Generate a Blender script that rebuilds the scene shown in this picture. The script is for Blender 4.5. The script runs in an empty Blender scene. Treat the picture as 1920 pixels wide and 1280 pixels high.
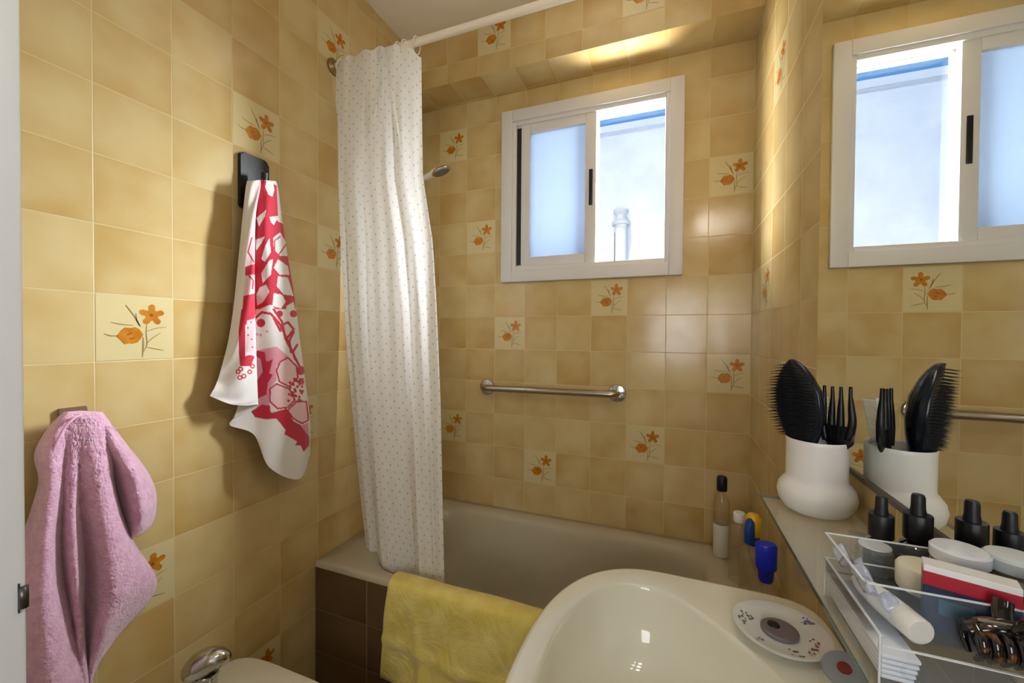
import bpy, bmesh, math, random
from mathutils import Vector, Matrix
import numpy as np

random.seed(7)
rng = np.random.default_rng(5)
SC = bpy.context.scene
COL = SC.collection

# ------------------------------------------------------------------ camera
Z0 = 1.28                                    # height of the datum above the floor
F, YAW, PITCH, ROLL = 762.05, -0.37055, -0.01469, 0.00711
CAM = np.array([1.16602, -1.74728, 0.06426])
W = 1.4502                                   # room width (left wall x = 0, right wall x = W, window wall y = 0)
CEIL = 1.417
_fw = np.array([math.sin(YAW)*math.cos(PITCH), math.cos(YAW)*math.cos(PITCH), math.sin(PITCH)])
_r0 = np.array([math.cos(YAW), -math.sin(YAW), 0.0]); _u0 = np.cross(_r0, _fw)
_r = _r0*math.cos(ROLL)+_u0*math.sin(ROLL); _u = -_r0*math.sin(ROLL)+_u0*math.cos(ROLL)

def on(px, py, ax, val):
    """the place on the plane axis = val that the photograph shows at a pixel (datum heights)"""
    d = _fw*F+_r*(px-960)-_u*(py-640)
    return CAM+(val-CAM[ax])/d[ax]*d

cd = bpy.data.cameras.new('camera'); cam = bpy.data.objects.new('camera', cd); COL.objects.link(cam)
cd.sensor_width = 36; cd.lens = F/1920*36; cd.clip_start = 0.02
M = Matrix(((_r[0], _u[0], -_fw[0]), (_r[1], _u[1], -_fw[1]), (_r[2], _u[2], -_fw[2]))).to_4x4()
M.translation = (CAM[0], CAM[1], CAM[2]+Z0); cam.matrix_world = M
SC.camera = cam
vs = SC.view_settings
vs.view_transform = 'Standard'; vs.look = 'None'; vs.gamma = 1; vs.use_curve_mapping = False
vs.exposure = 0.0

# ------------------------------------------------------------------ sky, sun, fill lamps added outside the window, hall daylight
wd = bpy.data.worlds.new('sky'); SC.world = wd; wd.use_nodes = True
bg = wd.node_tree.nodes['Background']; bg.inputs[0].default_value = (0.115, 0.36, 0.80, 1); bg.inputs[1].default_value = 1.0
def light(name, kind, loc, energy, color=(1, 1, 1), size=None, sizey=None, to=None):
    l = bpy.data.lights.new(name, kind); l.energy = energy; l.color = color
    o = bpy.data.objects.new(name, l); COL.objects.link(o)
    o.location = (loc[0], loc[1], loc[2]+Z0)
    if kind == 'AREA':
        l.size = size
        if sizey: l.shape = 'RECTANGLE'; l.size_y = sizey
    if to is not None:
        o.rotation_euler = (Vector(to)-Vector(loc)).to_track_quat('-Z', 'Y').to_euler()
    return o
sun = light('sun', 'SUN', (0, -5, 8), 1.9, (1.0, 0.965, 0.92), to=(0.7, -1.2, 3.0)); sun.data.angle = 0.01
l1 = light('fill_lamp_right', 'AREA', (2.1, 0.95, 1.15), 102, (0.90, 0.95, 1.0), 1.1, 1.1, (0.3, -0.7, 0.1)); l1.data.spread = math.radians(62)  # unseen lamp added outside to brighten the left wall
l2 = light('fill_lamp_low', 'AREA', (1.12, 0.70, -0.50), 40, (1.0, 0.96, 0.90), 1.6, 0.6, (1.02, -0.12, 1.17)); l2.data.spread = math.radians(55)  # lamp added below the sill, out of view, lifts the soffit and ceiling
l3 = light('fill_lamp_left', 'AREA', (-0.28, 0.85, 0.75), 30, (1.0, 0.97, 0.93), 0.7, 0.8, (1.3, -0.35, 0.6)); l3.data.spread = math.radians(65)  # added lamp hidden left of the opening, brightens the right wall
light('hall_daylight', 'AREA', (1.22, -2.7, 0.15), 10, (0.95, 0.97, 1.0), 0.5, 0.7, (0.8, -0.6, 0.55))

# ------------------------------------------------------------------ helpers
def srgb(r, g, b):
    f = lambda c: (c/255/12.92) if c/255 <= 0.04045 else ((c/255+0.055)/1.055)**2.4
    return (f(r), f(g), f(b), 1)

def mat(name, col, rough=0.5, metal=0.0, spec=0.5, trans=0.0, alpha=None, ior=1.45, coat=0.0, sheen=0.0, sss=0.0):
    m = bpy.data.materials.new(name); m.use_nodes = True
    b = m.node_tree.nodes['Principled BSDF']
    b.inputs['Base Color'].default_value = col; b.inputs['Roughness'].default_value = rough
    b.inputs['Metallic'].default_value = metal; b.inputs['Specular IOR Level'].default_value = spec
    b.inputs['Transmission Weight'].default_value = trans; b.inputs['IOR'].default_value = ior
    b.inputs['Coat Weight'].default_value = coat
    b.inputs['Sheen Weight'].default_value = sheen
    if sss: b.inputs['Subsurface Weight'].default_value = sss; b.inputs['Subsurface Radius'].default_value = (0.01, 0.01, 0.01)
    return m
def N(m, t, **kw):
    n = m.node_tree.nodes.new(t)
    for k, v in kw.items():
        if k.startswith('i_'):
            key = k[2:]; key = int(key) if key.isdigit() else key
            n.inputs[key].default_value = v
        else: setattr(n, k, v)
    return n
def Lk(m, a, b): m.node_tree.links.new(a, b)
def P(m): return m.node_tree.nodes['Principled BSDF']
def add_bump(m, scale, strength, dist=0.002, detail=3):
    tc = N(m, 'ShaderNodeTexCoord'); nz = N(m, 'ShaderNodeTexNoise'); nz.inputs['Scale'].default_value = scale; nz.inputs['Detail'].default_value = detail
    bp = N(m, 'ShaderNodeBump'); bp.inputs['Strength'].default_value = strength; bp.inputs['Distance'].default_value = dist
    Lk(m, tc.outputs['Object'], nz.inputs['Vector']); Lk(m, nz.outputs['Fac'], bp.inputs['Height']); Lk(m, bp.outputs['Normal'], P(m).inputs['Normal'])
    return m
def add_mottle(m, c1, c2, scale, detail=3):
    tc = N(m, 'ShaderNodeTexCoord'); nz = N(m, 'ShaderNodeTexNoise'); nz.inputs['Scale'].default_value = scale; nz.inputs['Detail'].default_value = detail
    mx = N(m, 'ShaderNodeMix', data_type='RGBA'); mx.inputs[6].default_value = c1; mx.inputs[7].default_value = c2
    rp = N(m, 'ShaderNodeMapRange'); rp.inputs['From Min'].default_value = 0.35; rp.inputs['From Max'].default_value = 0.65
    Lk(m, tc.outputs['Object'], nz.inputs['Vector']); Lk(m, nz.outputs['Fac'], rp.inputs['Value']); Lk(m, rp.outputs['Result'], mx.inputs[0])
    Lk(m, mx.outputs[2], P(m).inputs['Base Color'])
    return m
def clear(name, tint=(1, 1, 1, 1), rough=0.0, reflect=1.0, cloudy=0.0, body=(1, 1, 1, 1)):
    """thin-walled clear plastic or pane glass: see-through with a glossy face"""
    m = bpy.data.materials.new(name); m.use_nodes = True; nt = m.node_tree; nt.nodes.remove(P(m)); out = nt.nodes['Material Output']
    tr = N(m, 'ShaderNodeBsdfTransparent'); tr.inputs[0].default_value = tint
    gl = N(m, 'ShaderNodeBsdfGlossy'); gl.inputs['Roughness'].default_value = rough
    lw = N(m, 'ShaderNodeLayerWeight'); lw.inputs[0].default_value = 0.5
    pw = N(m, 'ShaderNodeMath', operation='POWER'); pw.inputs[1].default_value = 5.0; Lk(m, lw.outputs['Facing'], pw.inputs[0])
    fr = N(m, 'ShaderNodeMath', operation='MULTIPLY_ADD'); fr.inputs[1].default_value = 0.96; fr.inputs[2].default_value = 0.04; Lk(m, pw.outputs[0], fr.inputs[0])
    mul = N(m, 'ShaderNodeMath', operation='MULTIPLY'); mul.inputs[1].default_value = reflect
    mx = N(m, 'ShaderNodeMixShader')
    Lk(m, fr.outputs[0], mul.inputs[0]); Lk(m, mul.outputs[0], mx.inputs[0]); 
    src = tr.outputs[0]
    if cloudy:
        df = N(m, 'ShaderNodeBsdfDiffuse'); df.inputs[0].default_value = body
        m2 = N(m, 'ShaderNodeMixShader'); m2.inputs[0].default_value = cloudy
        Lk(m, tr.outputs[0], m2.inputs[1]); Lk(m, df.outputs[0], m2.inputs[2]); src = m2.outputs[0]
    Lk(m, src, mx.inputs[1]); Lk(m, gl.outputs[0], mx.inputs[2]); Lk(m, mx.outputs[0], out.inputs[0])
    return m

def link(name, me, m=None, parent=None, smooth=True, loc=None):
    o = bpy.data.objects.new(name, me); COL.objects.link(o)
    if m is not None:
        for x in (m if isinstance(m, (list, tuple)) else [m]): me.materials.append(x)
    if smooth:
        for p in me.polygons: p.use_smooth = True
    if parent is not None: o.parent = parent; o.matrix_parent_inverse = parent.matrix_world.inverted()
    return o
def tag(o, label=None, cat=None, group=None, kind=None):
    if label: o['label'] = label
    if cat: o['category'] = cat
    if group: o['group'] = group
    if kind: o['kind'] = kind
    return o
def empty(name, loc, label, cat, group=None):
    o = bpy.data.objects.new(name, None); COL.objects.link(o); o.location = (loc[0], loc[1], loc[2]+Z0); o.empty_display_size = 0.05
    bpy.context.view_layer.update()
    return tag(o, label, cat, group)
def mesh(name, verts, faces):
    me = bpy.data.meshes.new(name); me.from_pydata([(v[0], v[1], v[2]+Z0) for v in verts], [], faces); me.update(); return me
def from_bm(name, bm):
    bmesh.ops.recalc_face_normals(bm, faces=bm.faces)
    me = bpy.data.meshes.new(name); bm.to_mesh(me); bm.free(); return me
def shade_by_angle(o, ang=40):
    me = o.data; bm = bmesh.new(); bm.from_mesh(me)
    for e in bm.edges:
        e.smooth = not (len(e.link_faces) == 2 and e.calc_face_angle(0) > math.radians(ang))
    for f in bm.faces: f.smooth = True
    bm.to_mesh(me); bm.free(); return o
def box(bm, a, b, bev=0.0, seg=2, rot=None, piv=None):
    """axis-aligned box between two corners (datum heights), optionally bevelled and turned about piv"""
    a = np.minimum(a, b).astype(float), np.maximum(a, b).astype(float)
    lo, hi = a
    r = bmesh.ops.create_cube(bm, size=1.0); vs_ = r['verts']
    for v in vs_:
        v.co = Vector(((lo[0]+hi[0])/2+v.co.x*(hi[0]-lo[0]), (lo[1]+hi[1])/2+v.co.y*(hi[1]-lo[1]), (lo[2]+hi[2])/2+v.co.z*(hi[2]-lo[2])+Z0))
    if bev:
        es = list({e for v in vs_ for e in v.link_edges})
        r2 = bmesh.ops.bevel(bm, geom=es, offset=bev, segments=seg, affect='EDGES', profile=0.5)
        vs_ = list({v for f in r2['faces'] for v in f.verts} | {v for v in vs_ if v.is_valid})
    if rot is not None:
        pv = Vector((piv[0], piv[1], piv[2]+Z0))
        for v in vs_: v.co = rot @ (v.co-pv)+pv
    return vs_
def boxes(name, lst, m, parent=None, bev=0.0, smooth=False):
    bm = bmesh.new()
    for a, b in lst: box(bm, a, b, bev)
    o = link(name, from_bm(name, bm), m, parent, smooth)
    return shade_by_angle(o, 40) if bev else o
def lathe_bm(bm, prof, c, seg=32, axis=None, sx=1.0, sy=1.0):
    """prof: list of (radius, height); c: base point; axis: direction of the height"""
    R = Vector((0, 0, 1)).rotation_difference(Vector(axis)).to_matrix() if axis is not None else Matrix.Identity(3)
    o = Vector((c[0], c[1], c[2]+Z0)); rings = []
    for (r, h) in prof:
        if r < 1e-6: rings.append([bm.verts.new(o+R @ Vector((0, 0, h)))])
        else: rings.append([bm.verts.new(o+R @ Vector((r*sx*math.cos(2*math.pi*k/seg), r*sy*math.sin(2*math.pi*k/seg), h))) for k in range(seg)])
    for A, B in zip(rings, rings[1:]):
        for k in range(seg):
            k2 = (k+1) % seg
            if len(A) == 1 and len(B) == 1: continue
            if len(A) == 1: bm.faces.new((A[0], B[k], B[k2]))
            elif len(B) == 1: bm.faces.new((A[k], A[k2], B[0]))
            else: bm.faces.new((A[k], A[k2], B[k2], B[k]))
def lathe(name, prof, c, m, parent=None, seg=32, axis=None, ang=35, sx=1.0, sy=1.0):
    bm = bmesh.new(); lathe_bm(bm, prof, c, seg, axis, sx, sy)
    return shade_by_angle(link(name, from_bm(name, bm), m, parent), ang)
def tube_bm(bm, pts, rad, seg=14, caps=True, flat=1.0):
    pts = [Vector((p[0], p[1], p[2]+Z0)) for p in pts]; n = len(pts)
    rad = rad if isinstance(rad, (list, tuple)) else [rad]*n
    rings = []; prev = None
    for i, p in enumerate(pts):
        t = (pts[min(i+1, n-1)]-pts[max(i-1, 0)]).normalized()
        if prev is None:
            a = Vector((0, 0, 1)) if abs(t.z) < 0.9 else Vector((1, 0, 0))
            x = t.cross(a).normalized()
        else: x = (prev-t*prev.dot(t)).normalized()
        prev = x; y = t.cross(x)
        rings.append([bm.verts.new(p+(x*math.cos(2*math.pi*k/seg)+y*flat*math.sin(2*math.pi*k/seg))*rad[i]) for k in range(seg)])
    for A, B in zip(rings, rings[1:]):
        for k in range(seg): bm.faces.new((A[k], A[(k+1) % seg], B[(k+1) % seg], B[k]))
    if caps:
        bm.faces.new(rings[0][::-1]); bm.faces.new(rings[-1])
def tube(name, pts, rad, m, parent=None, seg=14, ang=40, flat=1.0):
    bm = bmesh.new(); tube_bm(bm, pts, rad, seg, True, flat)
    return shade_by_angle(link(name, from_bm(name, bm), m, parent), ang)
def smooth_path(pts, n=8):
    """Catmull-Rom through the points"""
    p = [np.array(q, float) for q in pts]; p = [2*p[0]-p[1]]+p+[2*p[-1]-p[-2]]; out = []
    for i in range(1, len(p)-2):
        for k in range(n):
            t = k/n
            out.append(0.5*((2*p[i])+(-p[i-1]+p[i+1])*t+(2*p[i-1]-5*p[i]+4*p[i+1]-p[i+2])*t*t+(-p[i-1]+3*p[i]-3*p[i+1]+p[i+2])*t**3))
    out.append(p[-2]); return out
def cr_grid(ctrl, n0, n1):
    """ctrl: rows x cols x k array of control values -> dense array by Catmull-Rom both ways"""
    a = np.array(ctrl, float)
    a = np.stack([np.array(smooth_path(list(a[:, j]), n0)) for j in range(a.shape[1])], 1)
    a = np.stack([np.array(smooth_path(list(a[i]), n1)) for i in range(a.shape[0])], 0)
    return a
def grid_mesh(name, pts, closed=False):
    R, C = pts.shape[:2]; v = pts.reshape(-1, 3); f = []
    for i in range(R-1):
        for j in range(C-1+(1 if closed else 0)):
            j2 = (j+1) % C
            f.append((i*C+j, i*C+j2, (i+1)*C+j2, (i+1)*C+j))
    return mesh(name, v, f)
def loft(name, rings, m, parent=None, cap0=False, cap1=True, ang=60):
    C = len(rings[0]); v = [p for r in rings for p in r]; f = []
    for i in range(len(rings)-1):
        for j in range(C): f.append((i*C+j, i*C+(j+1) % C, (i+1)*C+(j+1) % C, (i+1)*C+j))
    if cap0: f.append(tuple(range(C))[::-1])
    if cap1: f.append(tuple((len(rings)-1)*C+j for j in range(C)))
    bm = bmesh.new(); vv = [bm.verts.new((p[0], p[1], p[2]+Z0)) for p in v]
    for q in f: bm.faces.new([vv[k] for k in q])
    return shade_by_angle(link(name, from_bm(name, bm), m, parent), ang)
def thick(o, t, off=0.0):
    md = o.modifiers.new('thickness', 'SOLIDIFY'); md.thickness = t; md.offset = off; return o

# ------------------------------------------------------------------ materials
def tile_material(name, cream, amber, groutc, grout_w=0.010, variation=1.0):
    m = mat(name, cream, 0.17, spec=0.5)
    uv = N(m, 'ShaderNodeUVMap'); sep = N(m, 'ShaderNodeSeparateXYZ'); Lk(m, uv.outputs[0], sep.inputs[0])
    def math1(op, a, b=None, c=None):
        n = N(m, 'ShaderNodeMath', operation=op)
        for k, x in enumerate((a, b, c)):
            if x is None: continue
            if isinstance(x, (int, float)): n.inputs[k].default_value = x
            else: Lk(m, x, n.inputs[k])
        return n.outputs[0]
    fx = math1('FRACT', sep.outputs[0]); fy = math1('FRACT', sep.outputs[1])
    ix = math1('FLOOR', sep.outputs[0]); iy = math1('FLOOR', sep.outputs[1])
    ex = math1('MINIMUM', fx, math1('SUBTRACT', 1.0, fx)); ey = math1('MINIMUM', fy, math1('SUBTRACT', 1.0, fy))
    e = math1('MINIMUM', ex, ey)
    cmb = N(m, 'ShaderNodeCombineXYZ'); Lk(m, ix, cmb.inputs[0]); Lk(m, iy, cmb.inputs[1])
    wn = N(m, 'ShaderNodeTexWhiteNoise', noise_dimensions='2D'); Lk(m, cmb.outputs[0], wn.inputs['Vector'])
    rc = N(m, 'ShaderNodeSeparateColor'); Lk(m, wn.outputs['Color'], rc.inputs[0])
    # every tile shows another piece of the mottled print
    off = N(m, 'ShaderNodeVectorMath', operation='MULTIPLY_ADD'); off.inputs[1].default_value = (17, 23, 31)
    Lk(m, wn.outputs['Color'], off.inputs[0]); Lk(m, uv.outputs[0], off.inputs[2])
    nz = N(m, 'ShaderNodeTexNoise'); nz.inputs['Scale'].default_value = 0.85; nz.inputs['Detail'].default_value = 2.5; nz.inputs['Roughness'].default_value = 0.55
    Lk(m, off.outputs[0], nz.inputs['Vector'])
    nf = N(m, 'ShaderNodeTexNoise'); nf.inputs['Scale'].default_value = 45; nf.inputs['Detail'].default_value = 2
    Lk(m, uv.outputs[0], nf.inputs['Vector'])
    big = N(m, 'ShaderNodeMapRange'); big.inputs['From Min'].default_value = 0.34; big.inputs['From Max'].default_value = 0.68; Lk(m, nz.outputs['Fac'], big.inputs['Value'])
    edge = N(m, 'ShaderNodeMapRange'); edge.inputs['From Min'].default_value = 0.26; edge.inputs['From Max'].default_value = 0.0; Lk(m, e, edge.inputs['Value'])
    t = math1('MULTIPLY_ADD', edge.outputs[0], math1('MULTIPLY', rc.outputs[1], 0.26), math1('MULTIPLY', big.outputs[0], 0.62*variation))
    t = math1('ADD', t, math1('MULTIPLY_ADD', rc.outputs[0], 0.34*variation, -0.10))
    t = math1('ADD', t, math1('MULTIPLY_ADD', nf.outputs['Fac'], 0.24, -0.12))
    cl = N(m, 'ShaderNodeClamp'); Lk(m, t, cl.inputs[0])
    mx = N(m, 'ShaderNodeMix', data_type='RGBA'); mx.inputs[6].default_value = cream; mx.inputs[7].default_value = amber; Lk(m, cl.outputs[0], mx.inputs[0])
    g = N(m, 'ShaderNodeMapRange'); g.inputs['From Min'].default_value = grout_w; g.inputs['From Max'].default_value = grout_w*0.45; Lk(m, e, g.inputs['Value'])
    m2 = N(m, 'ShaderNodeMix', data_type='RGBA'); m2.inputs[7].default_value = groutc; Lk(m, mx.outputs[2], m2.inputs[6]); Lk(m, g.outputs[0], m2.inputs[0])
    Lk(m, m2.outputs[2], P(m).inputs['Base Color'])
    rg = math1('MULTIPLY_ADD', g.outputs[0], 0.5, 0.16); Lk(m, rg, P(m).inputs['Roughness'])
    hgt = math1('SUBTRACT', math1('MULTIPLY', nz.outputs['Fac'], 0.55), math1('MULTIPLY', g.outputs[0], 0.35))
    bp = N(m, 'ShaderNodeBump'); bp.inputs['Strength'].default_value = 0.35; bp.inputs['Distance'].default_value = 0.004
    Lk(m, hgt, bp.inputs['Height']); Lk(m, bp.outputs['Normal'], P(m).inputs['Normal'])
    return m
CREAM, AMBER, GROUT = srgb(208, 188, 137), srgb(184, 150, 84), srgb(207, 188, 140)
tile = tile_material('glazed_tile', CREAM, AMBER, GROUT)
tile_pale = mat('pale_flower_tile', srgb(208, 193, 144), 0.17)
petal = add_mottle(mat('printed_petals', srgb(205, 135, 30), 0.22), srgb(196, 130, 34), srgb(176, 104, 24), 40)
stem_ink = mat('printed_stems', srgb(150, 128, 84), 0.25)
eye_ink = mat('printed_flower_eye', srgb(150, 78, 22), 0.25)
tub_side_tile = tile_material('tub_side_tile', srgb(112, 90, 62), srgb(90, 68, 44), srgb(126, 106, 76))
plaster = add_bump(mat('painted_plaster', srgb(238, 230, 216), 0.8), 60, 0.1)
white_paint = mat('white_gloss_paint', srgb(238, 243, 250), 0.32)
floor_tile = tile_material('floor_tile', srgb(150, 120, 85), srgb(120, 88, 56), srgb(150, 130, 100))
alu = mat('white_window_frame', srgb(216, 214, 212), 0.4)
rubber = mat('black_rubber', srgb(26, 28, 32), 0.5)
black = mat('black_plastic', srgb(11, 13, 17), 0.42)
black_soft = mat('black_soft_plastic', srgb(14, 16, 20), 0.45)
chrome = mat('chrome', srgb(200, 200, 200), 0.12, metal=1.0)
steel = add_bump(mat('brushed_steel', srgb(176, 168, 156), 0.28, metal=1.0), 220, 0.05)
tub_enamel = mat('beige_enamel', srgb(186, 176, 152), 0.22)
sink_china = mat('ivory_china', srgb(230, 227, 208), 0.06, coat=0.3)
bidet_china = mat('ivory_vitreous_china', srgb(222, 216, 196), 0.09)
white_ceramic = mat('white_ceramic', srgb(232, 230, 226), 0.32)
glass = clear('shelf_glass', (0.95, 0.98, 0.96, 1), 0.04, 1.0, 0.22, (0.86, 0.82, 0.70, 1))
glass_edge = mat('green_glass_edge', srgb(38, 72, 62), 0.1)
acrylic = clear('clear_acrylic', (0.99, 0.997, 0.997, 1), 0.03, 0.45, 0.035, (0.92, 0.96, 1.0, 1))
acrylic_edge = clear('acrylic_edge', (0.95, 0.97, 0.98, 1), 0.1, 1.0, 0.75, (0.94, 0.97, 0.97, 1))
mirror_m = mat('mirror_silver', (0.87, 0.90, 0.87, 1), 0.0, metal=1.0)
pane_glass = clear('window_glass', (0.98, 0.99, 1, 1), 0.0, 1.0)

# ------------------------------------------------------------------ tiled walls, each one mesh: glaze plus its printed flower tiles
T, TH = 0.15, 0.151
def circle_poly(cx, cy, r, n, ph=0.0, sx=1.0, sy=1.0): return [(cx+r*sx*math.cos(ph+2*math.pi*k/n), cy+r*sy*math.sin(ph+2*math.pi*k/n)) for k in range(n)]
def flower_polys():
    """the printed spray: an open five-petalled flower, a closed one lower left, stems and blades (tile coordinates 0..1, y up)"""
    out = []
    cx, cy = 0.70, 0.71
    pts = []
    for k in range(5):
        a = math.pi/2+2*math.pi*k/5
        for d, r in ((-0.52, 0.088), (-0.30, 0.148), (-0.10, 0.172), (0.10, 0.168), (0.30, 0.150), (0.52, 0.088)):
            pts.append((cx+r*math.cos(a+d)*1.02, cy+r*math.sin(a+d)))
    out.append((3, pts)); out.append((5, circle_poly(cx-0.01, cy+0.0, 0.026, 10)))
    out.append((3, [(0.245, 0.37), (0.30, 0.455), (0.345, 0.505), (0.42, 0.50), (0.475, 0.515), (0.53, 0.485), (0.585, 0.40), (0.545, 0.33), (0.505, 0.275), (0.44, 0.255), (0.40, 0.262), (0.34, 0.25), (0.30, 0.31)]))
    out.append((5, [(0.37, 0.40), (0.43, 0.43), (0.44, 0.415), (0.38, 0.385)])); out.append((5, [(0.40, 0.34), (0.47, 0.35), (0.47, 0.335), (0.41, 0.325)]))
    def blade(p, w):
        p = [np.array(q) for q in smooth_path([(*q, 0) for q in p], 5)]; a, b = [], []
        for i, q in enumerate(p):
            t = p[min(i+1, len(p)-1)]-p[max(i-1, 0)]; nrm = np.array((-t[1], t[0]))/(np.hypot(t[0], t[1])+1e-9)
            ww = w*(0.55+0.45*math.sin(math.pi*i/(len(p)-1)))
            a.append(tuple(q[:2]+nrm*ww)); b.append(tuple(q[:2]-nrm*ww))
        for i in range(len(a)-1): out.append((4, [a[i], a[i+1], b[i+1], b[i]]))
    blade([(0.57, 0.05), (0.58, 0.2), (0.58, 0.36)], 0.010)
    blade([(0.58, 0.12), (0.63, 0.25), (0.62, 0.42), (0.63, 0.56)], 0.008)
    blade([(0.62, 0.25), (0.70, 0.34), (0.82, 0.43)], 0.007)
    blade([(0.62, 0.20), (0.74, 0.17), (0.86, 0.14)], 0.008)
    blade([(0.63, 0.45), (0.75, 0.50), (0.90, 0.52)], 0.006)
    blade([(0.54, 0.53), (0.47, 0.68), (0.36, 0.85)], 0.010)
    blade([(0.55, 0.52), (0.50, 0.62), (0.49, 0.73)], 0.008)
    blade([(0.46, 0.54), (0.32, 0.55), (0.18, 0.58)], 0.008)
    blade([(0.27, 0.38), (0.18, 0.38), (0.10, 0.41)], 0.008)
    return out
SPRAY = flower_polys()
def tiled(name, origin, ux, uy, size, uv0, flowers, normal, holes=None, nmul=1.0):
    """a rectangle of tiles: origin + a*ux + b*uy, 0<=a<=size0, 0<=b<=size1 (metres); uv0 = tile coordinate at the origin"""
    o = np.array(origin, float); ux = np.array(ux, float); uy = np.array(uy, float); nn = np.array(normal, float)
    V, Fc, UV, MI = [], [], [], []
    def face(pts, mi, lift):
        k = len(V)
        for a, b in pts:
            V.append(o+ux*a+uy*b+nn*lift); UV.append((uv0[0]+a/T, uv0[1]+b/TH))
        idx = list(range(k, k+len(pts)))
        c = np.cross(V[idx[1]]-V[idx[0]], V[idx[2]]-V[idx[0]])
        Fc.append(idx); MI.append(mi)
    A = [0, size[0]]; B = [0, size[1]]
    if holes: A = [0, holes[0], holes[2], size[0]]; B = [0, holes[1], holes[3], size[1]]
    for i in range(len(A)-1):
        for j in range(len(B)-1):
            if holes and i == 1 and j == 1: continue
            face([(A[i], B[j]), (A[i+1], B[j]), (A[i+1], B[j+1]), (A[i], B[j+1])], 0, 0)
    g = 0.012
    for (ci, cj, flip) in flowers:
        a0, b0 = (ci-uv0[0])*T, (cj-uv0[1])*TH
        def cv(p): return (a0+(1-p[0] if flip else p[0])*T, b0+p[1]*TH)
        def clip(p): return (min(max(p[0], 0), size[0]), min(max(p[1], 0), size[1]))
        face([clip(cv(q)) for q in ((g, g), (1-g, g), (1-g, 1-g), (g, 1-g))], 1, 0.0003)
        for mi, poly in SPRAY:
            pp = [cv(q) for q in poly]
            if all(0 <= x <= size[0] and 0 <= y <= size[1] for x, y in pp): face(pp, mi-1, 0.0007 if mi < 5 else 0.001)
    me = mesh(name, V, Fc)
    ul = me.uv_layers.new(name='UVMap')
    for lp in me.loops: ul.data[lp.index].uv = UV[lp.vertex_index]
    for p, mi in zip(me.polygons, MI): p.material_index = mi
    bm = bmesh.new(); bm.from_mesh(me)
    for f in bm.faces:
        if f.normal.dot(Vector(nn)) < 0: f.normal_flip()
    bm.to_mesh(me); bm.free()
    ob = link(name, me, [tile, tile_pale, petal, stem_ink, eye_ink], None, False)
    return ob
FLOOR = -Z0
YF = -1.60                                        # inner face of the door wall
X0 = 0.1002; YL0 = 0.6522
BY = -0.165; BZ = 1.172                           # the beam over the window: its front face and its underside
# left wall: runs from the door wall to the window wall. u grows with y so flowers read the right way round
left_fl = [(-(3+1), 0, False), (-(1+1), 4, False), (-(-1+1), 7, False), (-(-1+1), 2, False), (-(3+1), -4, False), (-(1+1), -7, False), (-1, -2, False)]
uvl = (-(1.60-YL0)/T, FLOOR/TH)
wl = tiled('wall_left', (0, YF, FLOOR), (0, 1, 0), (0, 0, 1), (1.60, CEIL+Z0), uvl, left_fl, (1, 0, 0)); tag(wl, 'left wall of mottled mustard tiles with orange flower tiles', 'wall', kind='structure')
# window wall with its opening
WX0, WX1, WZ0, WZ1 = 0.47, 1.175, 0.345, 1.047
back_fl = [(0, 6, False), (1, 3, False), (2, 0, False), (0, -3, False), (3, -4, False), (5, 1, False), (8, 4, False), (8, -1, False), (6, -3, False)]
wb = tiled('wall_back', (0, 0, FLOOR), (1, 0, 0), (0, 0, 1), (W, BZ+Z0), (-X0/T, FLOOR/TH), back_fl, (0, -1, 0), holes=(WX0, WZ0+Z0, WX1, WZ1+Z0)); tag(wb, 'far tiled wall around the window above the bathtub', 'wall', kind='structure')
# beam (bulkhead) over the window
bm_front = tiled('trim_1', (0, BY, BZ), (1, 0, 0), (0, 0, 1), (W, CEIL-BZ), (-X0/T+0.1, -0.55), [(2, 0, False), (6, 0, False)], (0, -1, 0)); tag(bm_front, 'front of the tiled beam above the window', 'beam', kind='structure')
bm_under = tiled('trim_2', (0, BY, BZ), (1, 0, 0), (0, 1, 0), (W, -BY), (-X0/T, 0.02), [], (0, 0, -1)); tag(bm_under, 'underside of the tiled beam above the window', 'beam', kind='structure')
# right wall behind the mirror and shelf; its tile lines run through to the window wall
right_fl = [(-3, 5, True), (-2, 1, True)]
wr = tiled('wall_right', (W, YF, FLOOR), (0, 1, 0), (0, 0, 1), (1.60, CEIL+Z0), ((-1.60+0.010)/T, FLOOR/TH), right_fl, (-1, 0, 0)); tag(wr, 'right tiled wall carrying the mirror', 'wall', kind='structure')
fl = tiled('floor', (0, YF, FLOOR), (1, 0, 0), (0, 1, 0), (W, 1.60), (0.3, 0.2), [], (0, 0, 1)); fl.data.materials[0] = floor_tile; tag(fl, 'brown tiled bathroom floor', 'floor', kind='structure')
def plain(name, lst, m, label, cat):
    o = boxes(name, lst, m); tag(o, label, cat, kind='structure'); return o
plain('ceiling', [((-0.1, -3.4, CEIL), (W+0.3, 0.12, CEIL+0.12))], plaster, 'off white painted ceiling', 'ceiling')
plain('wall_back_outer', [((-0.1, 0.075, FLOOR), (WX0-0.02, 0.12, CEIL)), ((WX1+0.02, 0.075, FLOOR), (W+0.1, 0.12, CEIL)), ((WX0-0.02, 0.075, FLOOR), (WX1+0.02, 0.12, WZ0-0.02)), ((WX0-0.02, 0.075, WZ1+0.02), (WX1+0.02, 0.12, CEIL))], plaster, 'outer leaf of the window wall', 'wall')
plain('wall_left_outer', [((-0.1, -3.4, FLOOR), (-0.004, 0.12, CEIL))], plaster, 'outer leaf of the left wall', 'wall')
plain('wall_right_outer', [((W+0.004, -1.72, FLOOR), (W+0.1, 0.12, CEIL)), ((W+0.2, -3.4, FLOOR), (W+0.3, -1.72, CEIL)), ((W+0.1, -1.74, FLOOR), (W+0.2, -1.70, CEIL))], plaster, 'outer leaf of the right wall', 'wall')
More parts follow.
